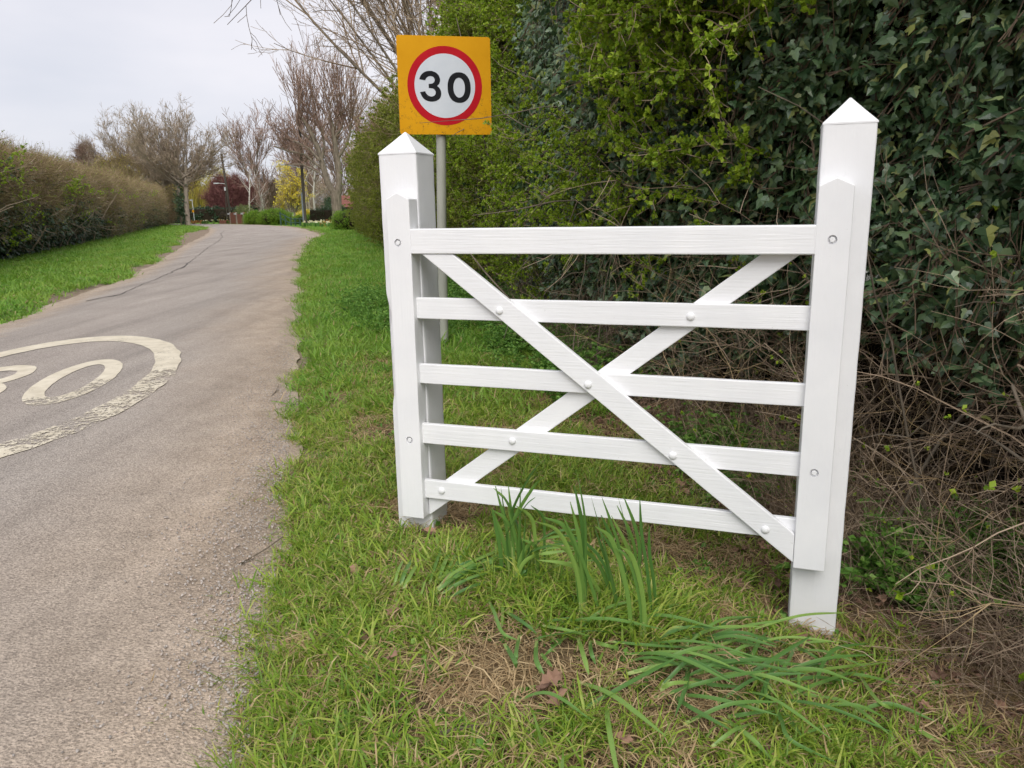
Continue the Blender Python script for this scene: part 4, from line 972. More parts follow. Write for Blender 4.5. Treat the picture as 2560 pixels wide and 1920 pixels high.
# ------------------------------------------------------------------ daffodil leaves
DAFF_LEAVES = {
  'A': [[(-0.02,2.37,0.034),(-0.021,2.35,0.197),(-0.06,2.33,0.394)],[(-0.013,2.39,0.034),(-0.006,2.37,0.207),(-0.018,2.35,0.39)],[(0.009,2.332,0.034),(0.015,2.312,0.205),(0.021,2.292,0.404)],[(-0.004,2.36,0.034),(-0.009,2.34,0.258),(0.003,2.32,0.333),(0.061,2.3,0.449),(0.094,2.28,0.495)],[(0.027,2.39,0.033),(0.012,2.37,0.207),(-0.025,2.35,0.333),(-0.067,2.33,0.387)],[(0.07,2.334,0.032),(0.064,2.314,0.231),(0.051,2.294,0.299),(0.005,2.274,0.347)],[(-0.0,2.313,0.034),(0.051,2.293,0.18),(0.126,2.273,0.254),(0.229,2.253,0.27)],[(0.026,2.332,0.034),(0.052,2.312,0.172),(-0.008,2.292,0.084),(-0.066,2.272,-0.004)],[(-0.009,2.314,0.034),(0.028,2.294,0.181),(0.092,2.274,0.23),(0.2,2.254,0.255)]],
  'B': [[(0.211,2.144,0.022),(0.201,2.124,0.197),(0.152,2.104,0.34),(0.085,2.084,0.387)],[(0.214,2.148,0.021),(0.213,2.128,0.251),(0.207,2.108,0.378),(0.183,2.088,0.518)],[(0.208,2.151,0.022),(0.195,2.131,0.206),(0.191,2.111,0.293)]],
  'C': [[(0.32,2.13,0.005),(0.274,2.11,0.249),(0.224,2.09,0.443)],[(0.355,2.28,-0.007),(0.336,2.26,0.186),(0.303,2.24,0.299),(0.27,2.22,0.392)],[(0.387,2.322,-0.017),(0.405,2.302,0.155),(0.385,2.282,0.266),(0.342,2.262,0.38)],[(0.422,2.149,-0.017),(0.402,2.129,0.16),(0.376,2.109,0.316),(0.364,2.089,0.441)],[(0.34,2.025,0.001),(0.319,2.005,0.184),(0.273,1.985,0.35),(0.222,1.965,0.407)],[(0.326,2.233,0.001),(0.276,2.213,0.173),(0.207,2.193,0.26),(0.124,2.173,0.295)],[(0.423,2.4,-0.03),(0.381,2.38,0.137),(0.319,2.36,0.271)],[(0.422,2.318,-0.025),(0.395,2.298,0.091),(0.377,2.278,0.176)]],
  'D': [[(0.324,2.035,0.019),(0.217,1.974,0.07),(0.105,1.944,0.078),(0.046,1.956,0.059)],[(-0.089,2.21,0.045),(-0.065,2.071,0.078),(-0.041,1.965,0.076),(0.004,1.952,0.058)],[(-0.041,2.188,0.048),(-0.042,2.023,0.058)],[(-0.036,1.963,0.042),(-0.008,1.831,0.074),(-0.003,1.825,0.054)],[(0.076,2.05,0.046),(0.137,1.972,0.077),(0.207,1.981,0.051)],[(0.081,2.068,0.046),(0.164,2.074,0.056)],[(0.177,1.991,0.039),(0.179,1.855,0.071),(0.188,1.797,0.049)],[(0.057,1.972,0.045),(0.051,1.827,0.075),(0.069,1.792,0.054)],[(0.066,1.908,0.043),(0.093,1.826,0.055)],[(-0.032,2.133,0.047),(0.017,2.013,0.08),(0.058,1.982,0.06)],[(0.211,1.982,0.035),(0.202,1.869,0.069),(0.211,1.846,0.047)],[(0.008,2.001,0.045),(-0.002,1.866,0.075),(-0.004,1.848,0.055)],[(0.147,1.995,0.042),(0.102,1.887,0.076),(0.072,1.874,0.057)],[(0.218,1.979,0.035),(0.247,1.907,0.065),(0.284,1.935,0.04)]],
  'L': [[(-0.122,2.399,0.046),(-0.076,2.412,0.083),(-0.036,2.495,0.061)],[(-0.24,2.303,0.04),(-0.172,2.347,0.078),(-0.086,2.424,0.062)],[(-0.245,2.261,0.039),(-0.172,2.275,0.077),(-0.093,2.356,0.062)],[(-0.261,2.288,0.039),(-0.206,2.332,0.077),(-0.095,2.456,0.082),(0.032,2.607,0.053)],[(-0.238,2.384,0.041),(-0.166,2.404,0.079),(-0.068,2.474,0.062)],[(-0.247,2.33,0.04),(-0.201,2.388,0.078),(-0.184,2.553,0.057)],[(-0.287,2.333,0.04),(-0.271,2.414,0.076),(-0.267,2.571,0.056)],[(-0.383,2.321,0.038),(-0.369,2.364,0.074),(-0.36,2.501,0.055)]],
  'E': [[(0.485,2.167,-0.019),(0.497,2.214,0.011),(0.626,2.29,-0.049)],[(0.417,2.001,0.0),(0.586,2.099,-0.009),(0.719,2.236,-0.053),(0.849,2.346,-0.115)],[(0.469,2.019,-0.012),(0.569,1.942,-0.002),(0.639,1.934,-0.041)],[(0.554,2.047,-0.034),(0.659,2.017,-0.047)],[(0.43,1.924,-0.003),(0.55,1.958,-0.017)],[(0.483,1.933,-0.015),(0.441,1.774,0.027),(0.389,1.665,0.016)],[(0.375,1.785,0.006),(0.416,1.777,0.033),(0.555,1.837,-0.019)],[(0.684,2.016,-0.069),(0.726,2.075,-0.047),(0.809,2.228,-0.097)],[(0.261,1.986,0.029),(0.405,1.942,0.038),(0.567,2.023,-0.022)],[(0.353,1.91,0.013),(0.464,1.874,0.024),(0.645,2.02,-0.043)],[(0.46,1.933,-0.01),(0.62,2.039,-0.017),(0.782,2.194,-0.088)],[(0.296,1.838,0.021),(0.416,1.86,0.034),(0.564,1.954,-0.021)],[(0.662,2.042,-0.063),(0.705,1.995,-0.039),(0.784,2.05,-0.082)],[(0.487,1.888,-0.017),(0.543,1.877,0.005),(0.661,1.992,-0.047)],[(0.583,2.081,-0.042),(0.68,2.074,-0.034),(0.795,2.081,-0.086)],[(0.471,1.861,-0.013),(0.531,1.801,0.006),(0.62,1.855,-0.035)],[(0.702,2.041,-0.074),(0.745,1.966,-0.07)],[(0.7,2.133,-0.077),(0.771,2.133,-0.062),(0.868,2.169,-0.109)]],
  'F': [[(0.723,1.956,-0.079),(0.659,1.767,-0.047)],[(0.727,1.926,-0.079),(0.804,2.025,-0.067),(0.876,2.162,-0.11)],[(0.889,2.193,-0.13),(0.89,2.094,-0.09),(0.942,2.079,-0.121)],[(0.917,2.224,-0.138),(0.983,2.194,-0.115),(1.023,2.209,-0.143)],[(0.729,1.863,-0.079),(0.864,1.929,-0.079),(1.041,2.073,-0.139)],[(0.717,1.938,-0.077),(0.825,1.99,-0.071),(1.018,2.148,-0.139)],[(0.749,1.974,-0.086),(1.001,2.054,-0.112),(1.146,2.132,-0.155)],[(0.708,1.803,-0.074),(0.716,1.684,-0.062)],[(0.696,1.82,-0.071),(0.669,1.7,-0.03),(0.668,1.628,-0.031),(0.776,1.605,-0.078)],[(0.538,1.724,-0.032),(0.596,1.708,-0.011),(0.678,1.77,-0.051)],[(0.522,1.713,-0.028),(0.558,1.613,-0.004),(0.602,1.561,-0.036)],[(0.461,1.591,-0.016),(0.519,1.62,0.006),(0.593,1.696,-0.031)],[(0.735,1.721,-0.082),(0.83,1.763,-0.089)],[(0.83,1.907,-0.105),(0.907,1.843,-0.087),(0.986,1.739,-0.121)],[(1.042,2.084,-0.155),(1.005,1.874,-0.106),(1.068,1.884,-0.136)],[(0.974,2.067,-0.142),(1.03,2.008,-0.115),(1.144,2.006,-0.149)],[(1.07,1.84,-0.15),(1.107,1.744,-0.138)],[(0.736,2.055,-0.084),(0.804,1.999,-0.066),(0.961,2.075,-0.125)],[(0.772,1.958,-0.092),(0.864,1.953,-0.079),(0.991,1.996,-0.128)],[(0.704,1.844,-0.073),(0.64,1.795,-0.021),(0.589,1.827,-0.028)],[(0.675,1.813,-0.065),(0.668,1.825,-0.028),(0.714,1.946,-0.061)],[(0.795,1.903,-0.096),(0.844,1.886,-0.093)],[(0.675,1.954,-0.065),(0.679,1.858,-0.031),(0.708,1.831,-0.059)]],
}

def strap(name, pts, wd, parent, mtl, twist):
    P = [Vector(p) for p in pts]
    # smooth curve through the points
    C_ = []
    ext = [P[0] * 2 - P[1]] + P + [P[-1] * 2 - P[-2]]
    for i in range(1, len(ext) - 2):
        for k in range(6):
            t_ = k / 6; a, b2, c2, d2 = ext[i - 1:i + 3]
            C_.append(.5 * ((2 * b2) + (c2 - a) * t_ + (2 * a - 5 * b2 + 4 * c2 - d2) * t_ ** 2 + (3 * b2 - a - 3 * c2 + d2) * t_ ** 3))
    C_.append(P[-1]); n_ = len(C_)
    mb = MB(); vs = []
    for i, p in enumerate(C_):
        tg = (C_[min(n_ - 1, i + 1)] - C_[max(0, i - 1)]).normalized(); f_ = i / (n_ - 1)
        wv = wd * (.75 + .25 * min(1, f_ * 4)) * (1 if f_ < .72 else max(.05, (1 - f_) / .28) ** .6)
        ref = Vector((math.cos(twist + f_ * .7), math.sin(twist + f_ * .7), .35)); sd_ = (ref - tg * ref.dot(tg)).normalized(); nn_ = tg.cross(sd_)
        vs += [p - sd_ * wv + nn_ * wv * .22, p - nn_ * wv * .12, p + sd_ * wv + nn_ * wv * .22]
    fs = []
    for i in range(n_ - 1): fs += [(3 * i, 3 * i + 1, 3 * i + 4, 3 * i + 3), (3 * i + 1, 3 * i + 2, 3 * i + 5, 3 * i + 4)]
    mb.add(vs, fs); nb = int(len(fs) * .16)
    mb.m = [1 if i < nb else 0 for i in range(len(fs))]
    return mb.obj(name, [mtl, DAFF_PALE], parent, True)
DL = {'A': 'upright clump of daffodil leaves in front of the gate, leftmost standing clump', 'B': 'pair of tall thin daffodil leaves between the two standing clumps', 'C': 'upright clump of daffodil leaves in front of the bottom bar, nearest the tall post',
      'D': 'scattered flattened daffodil leaves lying below the standing clumps', 'L': 'flattened daffodil leaves lying towards the chipped post', 'E': 'flattened heap of daffodil leaves lying in front of the tall post', 'F': 'star shaped clump of trodden daffodil leaves nearest the camera'}
random.seed(41)
for k_, ls in DAFF_LEAVES.items():
    cx = sum(l[0][0] for l in ls) / len(ls); cyy = sum(l[0][1] for l in ls) / len(ls); zz = gz(cx, cyy)
    root = empty('daffodil_clump', (cx, cyy, zz)); tag(root, DL[k_], 'daffodil leaves', 'daffodil clumps by the gate')
    if k_ in 'ABCL': ls = ls + [[(p[0] + dx_ * (1 + .3 * i), p[1] + dy_, p[2] * (1 if i == 0 else fz)) for i, p in enumerate(l)] for l in ls for dx_, dy_, fz in [(random.gauss(0, .016), random.gauss(0, .02), random.uniform(.75, 1.06)), (random.gauss(0, .022), random.gauss(0, .03), random.uniform(.55, .95))]]
    for l in ls:
        l2 = [Vector(p) - Vector((cx, cyy, zz)) for p in l]
        if k_ not in 'ABC':
            for p in l2: p.z += .012
        tall = k_ in 'ABC'
        d = l2[-1] - l2[0]; az_ = math.atan2(d.y, d.x) + math.pi / 2 if not tall else random.gauss(0, .5)
        strap('leaf', l2, random.uniform(.0048, .0068) if tall else random.uniform(.0045, .0066), root, DAFF, az_)
# a few more trodden leaves among the heap in front of the tall post
P = [(.52 + random.gauss(0, .19), 1.96 + random.gauss(0, .12)) for i in range(72)]
root = empty('daffodil_clump', (.55, 1.95, gz(.55, 1.95))); tag(root, 'loose trodden daffodil leaves strewn between the heap and the star shaped clump', 'daffodil leaves', 'daffodil clumps by the gate')
for x, y in P:
    a = random.gauss(-.1, .7) + (math.pi if random.random() < .3 else 0); L_ = random.uniform(.16, .34); z0 = gz(x, y) - root.location.z
    q0 = Vector((x - .55, y - 1.95, z0 + .012)); d = Vector((math.cos(a), math.sin(a), 0))
    strap('leaf', [q0, q0 + d * L_ * .5 + Vector((0, 0, random.uniform(.03, .06))), q0 + d * L_ + Vector((random.gauss(0, .03), random.gauss(0, .03), random.uniform(.02, .05)))], random.uniform(.0042, .0066), root, DAFF, a + math.pi / 2)

# ------------------------------------------------------------------ fallen leaves and sticks
def dead_leaf(k):
    mb = MB(); n_ = 14; L_ = 1.0; top_ = []; bot = []
    NR = 15
    rib = [Vector((i / (NR - 1), 0, .10 * math.sin(i * .4 + k))) for i in range(NR)]
    for sd_ in (1, -1):
        edge = []
        for i in range(NR):
            x = i / (NR - 1); wv = .36 * math.sin(math.pi * min(1, x * .92 + .06)) * (1 + .34 * math.sin(i * 1.55 + k)); edge.append(Vector((x + .05 * math.sin(i * 1.55 + k + 1), sd_ * wv, (.35 + .3 * math.sin(k * 3)) * abs(wv) + .10 * math.sin(i * .8 + k * 2 + sd_))))
        f_ = [(i, i + 1, NR + 1 + i, NR + i) for i in range(NR - 1)]
        if sd_ < 0: f_ = [tuple(reversed(q_)) for q_ in f_]
        mb.add(rib + edge, f_)
    me = mb.mesh('dead_leaf'); me.materials.append(DEAD); me.shade_smooth(); return me
DM = [dead_leaf(k) for k in range(6)]
spots = [(-.22, 2.08), (-.42, 2.04), (.06, 1.77), (-.16, 2.11), (-.1, 2.12), (.1, 1.74), (.56, 1.68), (-1.17, 5.46), (-1.2, 5.4), (.04, 1.72), (-.36, 1.92), (.22, 1.62), (.62, 1.62), (-.3, 2.72), (-.55, 2.45), (.75, 1.6)]
random.seed(51)
while len(spots) < 74:
    y = random.uniform(1.5, 4.6); x = random.uniform(-.9, 1.5); e = float(road_e(x, y)[0][0])
    if e < .3 or x > hx_(y) - .2: continue
    if random.random() < .35 + .65 * float(sstep(.2, 1.1, x)): spots.append((x, y))
for i, (x, y) in enumerate(spots):
    o = bpy.data.objects.new('dead_leaf', DM[i % 6]); COL.objects.link(o); s_ = random.uniform(.04, .078); o.scale = (s_, s_, s_ * .8)
    o.location = (x, y, gz(x, y) + .022 + random.random() * .016); o.rotation_euler = (random.gauss(0, .3), random.gauss(0, .3), random.uniform(0, 6.28))
    zone = 'on the trampled grass between the road edge and the daffodils' if x < -.05 and y < 2.9 else ('on the grass below the flattened daffodil heap' if y < 2.05 else ('in the grass behind the gate' if y > 2.9 else 'under the bottom bar of the gate near the tall post'))
    tag(o, 'curled brown dead leaf lying ' + zone, 'dead leaf', 'dead leaves on the verge')
# leaf litter under the thicket: far too many to count
PL = []
while len(PL) < 5200:
    y = random.uniform(1.2, 8.0); x = random.uniform(float(np.interp(y, BX[1], BX[0])) - .3, float(hx_(y)))
    PL.append((x, y, gz(x, y) + .008))
LS = []
for k in range(3): LS.append(bpy.data.objects.new('litter_leaf_%d' % k, DM[k]))
tag(lay('leaf_litter', np.array(PL), LS, .02, .048, .45), 'brown leaf litter under the thicket', 'leaf litter', kind='stuff')
def stick(name, pl, r_, label, side=None):
    mb = MB(); lines = [([Vector(p) for p in pl], np.linspace(r_, r_ * .6, len(pl)))]
    if side: lines.append(([Vector(p) for p in side], np.linspace(r_ * .75, r_ * .4, len(side))))
    mb.v = []; tubes(mb, lines, 7); o = mb.obj(name, [BARK], None, True); tag(o, label, 'stick'); return o
stick('forked_stick', [(-.20, 1.605, .035), (-.14, 1.62, .04), (-.09, 1.635, .036), (-.03, 1.66, .034), (.0, 1.69, .03)], .006, 'forked brown stick lying in the grass at the bottom of the photo', [(-.12, 1.626, .038), (-.09, 1.60, .034), (-.06, 1.565, .03), (-.055, 1.53, .026)])
for (a, c_), lb in [((( -1.69, 5.19), (-1.75, 5.61)), 'thin twig lying on the gravel at the road edge'), (((-1.02, 2.62), (-.93, 2.86)), 'short dark twig on the road edge level with the gate')]:
    z0, z1 = max(gz(*a), road_z(*a) - .03) + .012, max(gz(*c_), road_z(*c_) - .03) + .014
    stick('twig', [(*a, z0), ((a[0] + c_[0]) / 2 + .015, (a[1] + c_[1]) / 2, (z0 + z1) / 2 + .004), (*c_, z1)], .004, lb)

# ------------------------------------------------------------------ trees
def grow(lines, p, d, L_, r_, lv, P):
    """recursive branching; lines[level] collects (points, radii)"""
    n_ = P['seg'][lv]; pts = [p]; d = d.normalized(); w_ = P['wob'][lv]; up_ = P['up'][lv]
    for i in range(n_):
        d = (d + rv(w_) + Vector((0, 0, up_))).normalized(); pts.append(pts[-1] + d * (L_ / n_))
    tp = P.get('taper', .35)
    lines[lv].append((pts, np.linspace(r_, max(r_ * tp, P['rmin']), n_ + 1)))
    if lv + 1 >= len(P['n']) + 1 or lv >= len(P['n']): return
    for i in range(P['n'][lv]):
        f_ = random.uniform(P['t0'][lv], 1.0) * n_; j = min(n_ - 1, int(f_)); q_ = pts[j].lerp(pts[j + 1], f_ - j)
        ax = (pts[j + 1] - pts[j]).normalized(); s_ = ax.cross(rv(1)).normalized(); a = math.radians(random.gauss(P['ang'][lv], P['ang'][lv] * .25))
        nd = ax * math.cos(a) + s_ * math.sin(a)
        if 'dirb' in P: nd = nd + P['dirb']
        grow(lines, q_, nd, L_ * P['len'][lv] * random.uniform(.6, 1.15), max(P['rmin'], r_ * P['rad'][lv] * (1 - .4 * f_ / n_)), lv + 1, P)
def tree_obj(name, label, cat, loc, lines, bark, twig, group=None, sides=(9, 6, 4, 3, 3, 3), split=2):
    root = empty(name, loc); tag(root, label, cat, group)
    mb = MB(); 
    for lv in range(min(split, len(lines))):
        if lines[lv]: tubes(mb, lines[lv], sides[lv])
    mb.obj('trunk', [bark], root, True)
    mb = MB()
    for lv in range(split, len(lines)):
        if lines[lv]: tubes(mb, lines[lv], sides[lv])
    if mb.n: mb.obj('crown', [twig], root)
    return root
GRP = 'trees round the bend'
def ends(lines, lv): return [l[0][-1] for l in lines[lv]]
# two round-headed bare trees at the end of the left hedge
def round_tree(seed, trunk_, nst, rx, rz, z0, zc, extra=()):
    """a fan of steep arching stems that fill a rounded crown, fine twigs turned up"""
    random.seed(seed); ln = [[] for _ in range(5)]
    for pl, r_ in trunk_: ln[0].append(([Vector(p) for p in pl], np.linspace(r_, r_ * .6, len(pl))))
    P_ = dict(n=[11, 6, 4], ang=[34, 36, 34], len=[.34, .5, .55], t0=[.22, .2, .2], rad=[.4, .55, .75], up=[.025, .09, .10, .10], wob=[.05, .11, .13, .14], seg=[8, 5, 3, 3], rmin=.0095)
    for i in range(nst):
        a = math.acos(1 - random.random() * 1.0) * (.95 if random.random() < .8 else 1.05); ph = random.uniform(0, 6.28)
        d = Vector((math.sin(a) * math.cos(ph), math.sin(a) * math.sin(ph) * .7, math.cos(a) * .95 + .12)).normalized()
        pl, r_ = random.choice(trunk_); q_ = Vector(pl[-1]).lerp(Vector(pl[-2]), random.random() * .7)
        L_ = 1 / math.sqrt((d.x ** 2 + d.y ** 2) / rx ** 2 + d.z ** 2 / rz ** 2) * random.uniform(.78, 1.0)
        l2 = [[] for _ in range(4)]; grow(l2, q_, d, L_, random.uniform(.05, .095), 0, P_)
        for k in range(4): ln[k + 1] += l2[k]
    for a, d, L_, r_ in extra:
        l2 = [[] for _ in range(4)]; grow(l2, Vector(a), Vector(d), L_, r_, 0, dict(P_, n=[7, 4, 2], up=[.035, .07, .09, .1]))
        for k in range(4): ln[k + 1] += l2[k]
    return ln
ln = round_tree(101, [([(0, 0, -.2), (.05, 0, 1.5), (.15, 0, 3.0), (.3, 0, 4.4)], .26), ([(-.45, .1, -.2), (-.55, .1, 1.6), (-.5, 0, 3.1), (-.35, 0, 4.6)], .22)], 38, 4.3, 6.6, 3, 5, (((.25, 0, 3.9), (1, -.1, .75), 5.2, .09),))
tB = tree_obj('bare_tree', 'bare pale barked tree with a long limb over the road, at the hedge end', 'tree', (-29.5, 72, .1), ln, BARK_PALE, TWIG_GREY, GRP)
ivp = [tB.location + Vector((random.gauss(-.35, .2), random.gauss(-.1, .2), random.uniform(.2, 4.0))) for i in range(70)]
scatter('ivy', [p - tB.location for p in ivp], [eul_face(rv(1) + Vector((0, -1, 0))) for p in ivp], np.random.uniform(1.0, 1.7, 70), S_IVYF, None, tB)
ln = round_tree(103, [([(0, 0, -.2), (0, 0, 1.5), (-.1, 0, 3.0), (-.2, 0, 4.2)], .24), ([(.6, 0, -.2), (.8, 0, 1.5), (1.0, 0, 3.2), (1.3, 0, 4.4)], .2), ([(-.5, 0, -.2), (-.9, 0, 1.4), (-1.4, 0, 2.8), (-1.7, 0, 3.8)], .2)], 44, 4.2, 7.2, 3, 5)
tree_obj('bare_tree', 'bare many stemmed grey brown tree standing behind the long hedge', 'tree', (-34.2, 76, .1), ln, BARK_PALE, TWIG_GREY, GRP)
# pollarded tree by the lamp pole
random.seed(105)
ln = [[] for _ in range(5)]
ln[0].append(([Vector(p) for p in ((0, 0, -.2), (0, 0, .4), (-.02, 0, 1.4), (0, 0, 2.1), (.02, 0, 2.6))], [.50, .42, .38, .40, .36]))
limbs = [([(-.1, 0, 2.3), (-.45, 0, 3.2), (-.8, 0, 4.4), (-1.2, .1, 5.6), (-1.55, .1, 6.9), (-2.1, .1, 7.9)], .27), ([(.15, 0, 2.3), (.3, 0, 3.3), (.35, .1, 4.6), (.15, .1, 5.8), (.1, .1, 6.9), (-.05, .1, 7.7)], .27),
         ([(-.7, 0, 4.1), (-1.4, 0, 4.6), (-2.2, 0, 5.2), (-3.2, 0, 5.5), (-4.3, 0, 5.9)], .12), ([(-.95, 0, 4.8), (-1.8, 0, 5.7), (-2.8, 0, 6.2), (-3.6, 0, 6.5)], .11), ([(-.5, 0, 3.4), (-1.3, .2, 4.0), (-2.4, .2, 4.5), (-3.7, .3, 4.6)], .10),
         ([(.3, .1, 5.0), (.9, .1, 5.9), (1.3, .1, 6.8), (1.5, .1, 7.6)], .15), ([(-1.35, .1, 6.2), (-2.2, .1, 6.9), (-2.6, .1, 7.7)], .12), ([(.12, .1, 6.4), (.7, .2, 7.1), (.9, .2, 7.9)], .12), ([(-.9, .1, 5.0), (-.7, .1, 6.0), (-.75, .1, 7.2)], .12)]
sh = dict(n=[4, 3], ang=[26, 30], len=[.42, .5], t0=[.25, .2], rad=[.5, .7], up=[.17, .16, .15], wob=[.07, .1, .12], seg=[6, 4, 3], rmin=.012)
sp = dict(n=[5, 4], ang=[35, 35], len=[.45, .5], t0=[.25, .2], rad=[.5, .7], up=[.05, .08, .1], wob=[.1, .12, .14], seg=[6, 4, 3], rmin=.012)
for k, (pl, r_) in enumerate(limbs):
    P_ = [Vector(p) + rv(.05) for p in pl]; ln[1].append((P_, np.linspace(r_, r_ * .55, len(P_))))
    spread = k in (2, 3, 4)
    for i in range(17 if not spread else 13):
        f_ = (random.uniform(.55, 1) if not spread else random.uniform(.3, 1)) * (len(P_) - 1); j = min(len(P_) - 2, int(f_)); q_ = P_[j].lerp(P_[j + 1], f_ - j)
        l2 = [[] for _ in range(3)]
        grow(l2, q_, Vector((random.gauss(-.3 if spread else 0, .75), random.gauss(0, .45), .55 if spread else 1)), random.uniform(1.6, 3.0) if spread else random.uniform(2.6, 5.4), .038, 0, sp if spread else sh)
        for a in range(3): ln[a + 2] += l2[a]
tree_obj('pollarded_tree', 'tall pollarded tree with forked trunk and upright shoots beside the lamp pole', 'tree', (-13.1, 60, .12), ln, BARK, TWIG_RED, GRP)
# fan of stems behind the sign
random.seed(107)
ln = [[] for _ in range(5)]
fs = dict(n=[7, 5, 4], ang=[30, 34, 36], len=[.42, .5, .5], t0=[.25, .2, .2], rad=[.45, .55, .7], up=[.02, .06, .05, .06], wob=[.035, .1, .13, .15], seg=[8, 5, 4, 3], rmin=.0055)
for i in range(34):
    a = -.72 + 1.35 * (i + random.random()) / 34
    grow(ln, Vector((random.gauss(0, .25), random.gauss(0, .3), random.uniform(1.5, 3.2))), Vector((math.sin(a) * .95 - .1, random.gauss(0, .15), math.cos(a))), random.uniform(6.5, 9.0), random.uniform(.035, .065), 0, fs)
ln.insert(0, [([Vector((.1, 0, -.2)), Vector((.0, 0, 1.2)), Vector((0, 0, 2.6)), Vector((0, 0, 3.3))], [.5, .42, .45, .2])])
tree_obj('coppiced_tree', 'bare coppiced tree with a fan of straight stems behind the speed sign', 'tree', (-1.15, 24, 0), ln, BARK, TWIG, GRP, (9, 6, 4, 3, 3, 3))
# oak limb reaching over from behind the hedge: twisted dark twigs along the top of the view
random.seed(109)
ln = [[] for _ in range(4)]
ln[0].append(([Vector(p) for p in ((2.6, 11, -.2), (2.5, 11, 2), (2.4, 11, 4.2), (2.1, 11, 6))], [.34, .28, .25, .2]))
tw_ = dict(n=[8, 5, 4], ang=[55, 55, 50], len=[.36, .5, .5], t0=[.2, .2, .2], rad=[.4, .5, .7], up=[0, -.03, -.02, .02], wob=[.12, .22, .25, .25], seg=[8, 5, 4, 3], rmin=.004)
for a, d_, L_, r_ in (((2.4, 11, 4.35), (-.95, -.05, 0), 3.2, .036), ((2.4, 11, 4.75), (-1, -.1, 0), 4.4, .036), ((2.3, 11, 4.8), (-1, .15, 0), 5.0, .04)):
    l2 = [[] for _ in range(4)]; grow(l2, Vector(a), Vector(d_), L_, r_, 0, tw_)
    for i in range(4): ln[i] += l2[i]
tree_obj('oak_tree', 'dark twisted bare oak boughs hanging into the top of the photo', 'tree', (0, 0, 0), ln, TWIG_DARK, TWIG_DARK, GRP, (8, 5, 4, 3), 2)
# red-brown bare trees far behind
for k, (x, y, h_, sd) in enumerate(((-33.2, 109, 4.6, 1), (-32.6, 104, 9.2, 2), (-29.0, 106, 9.0, 3), (-25.6, 103, 8.4, 5), (-21.6, 100, 9.0, 6), (-17.6, 98, 9.4, 7))):
    random.seed(200 + sd); ln = [[] for _ in range(4)]
    P_ = dict(n=[16, 9, 6], ang=[32, 30, 30], len=[.5, .5, .5], t0=[.22, .2, .2], rad=[.4, .5, .7], up=[.05, .12, .14, .12], wob=[.05, .1, .12, .14], seg=[7, 5, 4, 3], rmin=.018)
    for j in range(2): grow(ln, Vector((random.gauss(0, .6), 0, -.2)), Vector((random.gauss(0, .12), 0, 1)), h_, .17, 0, P_)
    tree_obj('bare_tree', ['red brown bare tree rising behind the telegraph pole', 'tall red brown bare tree with pale trunk behind the wooden gateway', 'red brown bare tree behind the clipped hedge', 'red brown bare tree behind the yellow tree', 'bare reddish tree just left of the lamp pole top', 'bare reddish tree behind the pollarded tree'][k], 'tree', (x, y, .15), ln, BARK_PALE, TWIG_RED, GRP, (6, 4, 3, 3), 1)
# birches
WHITE_BARK = plain('white_birch_bark', (.42, .38, .34), (.62, .58, .53), 12, .8, .2, 0, .01, (1, 1, 3))
def birch(x, y, h_, lab, seed, nst=1, sp_=.1):
    random.seed(seed); ln = [[] for _ in range(4)]
    P_ = dict(n=[8, 5, 4], ang=[38, 36, 34], len=[.38, .5, .5], t0=[.35, .2, .2], rad=[.4, .5, .7], up=[.03, .06, .05, .03], wob=[.06, .12, .14, .14], seg=[8, 5, 3, 3], rmin=.012)
    for j in range(nst): grow(ln, Vector((random.gauss(0, .1), 0, -.2)), Vector((random.gauss(0, sp_), 0, 1)), h_ * random.uniform(.8, 1.1), .11, 0, P_)
    return tree_obj('birch_tree', lab, 'tree', (x, y, .15), ln, WHITE_BARK, TWIG_RED, 'birches in the garden', (7, 5, 3, 3), 2)
birch(-29.6, 90, 6.6, 'slim white birch trunk behind the wooden gateway', 301)
birch(-25.6, 82, 3.6, 'small white many stemmed birch above the clipped hedge', 302, 4, .22)
birch(-22.3, 80, 7.2, 'leaning white birch behind the yellow tree', 303, 2, .2)
birch(-19.6, 79, 6.8, 'white birch trunk standing in the yellow tree', 304)
# yellow-leaved tree
YEL = leafmat('yellow_leaf', [(0, (.55, .43, .04)), (.6, (.78, .64, .08)), (1, (.85, .76, .2))], .5, .35, .3)
GOLD = leafmat('golden_leaf', [(0, (.40, .26, .03)), (1, (.62, .43, .05))], .5, .3, .3)
random.seed(311); ln = [[] for _ in range(4)]
P_ = dict(n=[9, 6, 4], ang=[34, 34, 34], len=[.5, .5, .5], t0=[.2, .2, .2], rad=[.45, .5, .7], up=[.06, .1, .1, .08], wob=[.06, .12, .14, .14], seg=[6, 5, 4, 3], rmin=.01)
for j in range(5): grow(ln, Vector((random.gauss(0, .25), 0, -.1)), Vector((random.gauss(0, .32), random.gauss(0, .2), 1)), random.uniform(2.8, 3.9), .06, 0, P_)
yt = tree_obj('yellow_tree', 'tree covered in bright yellow young leaves above the clipped hedge', 'tree', (-20.8, 75, .15), ln, BARK_PALE, TWIG_GREY)
pe = [p for lv in (2, 3) for p in ends(ln, lv)]
S_YEL = [leaf_clump(i, YEL, 9, .16, .14) for i in range(3)]
sel = [p for p in pe if random.random() < .45]
scatter('leaves', sel, [tuple(rv(2)) for p in sel], np.random.uniform(.7, 1.2, len(sel)), S_YEL, None, yt)

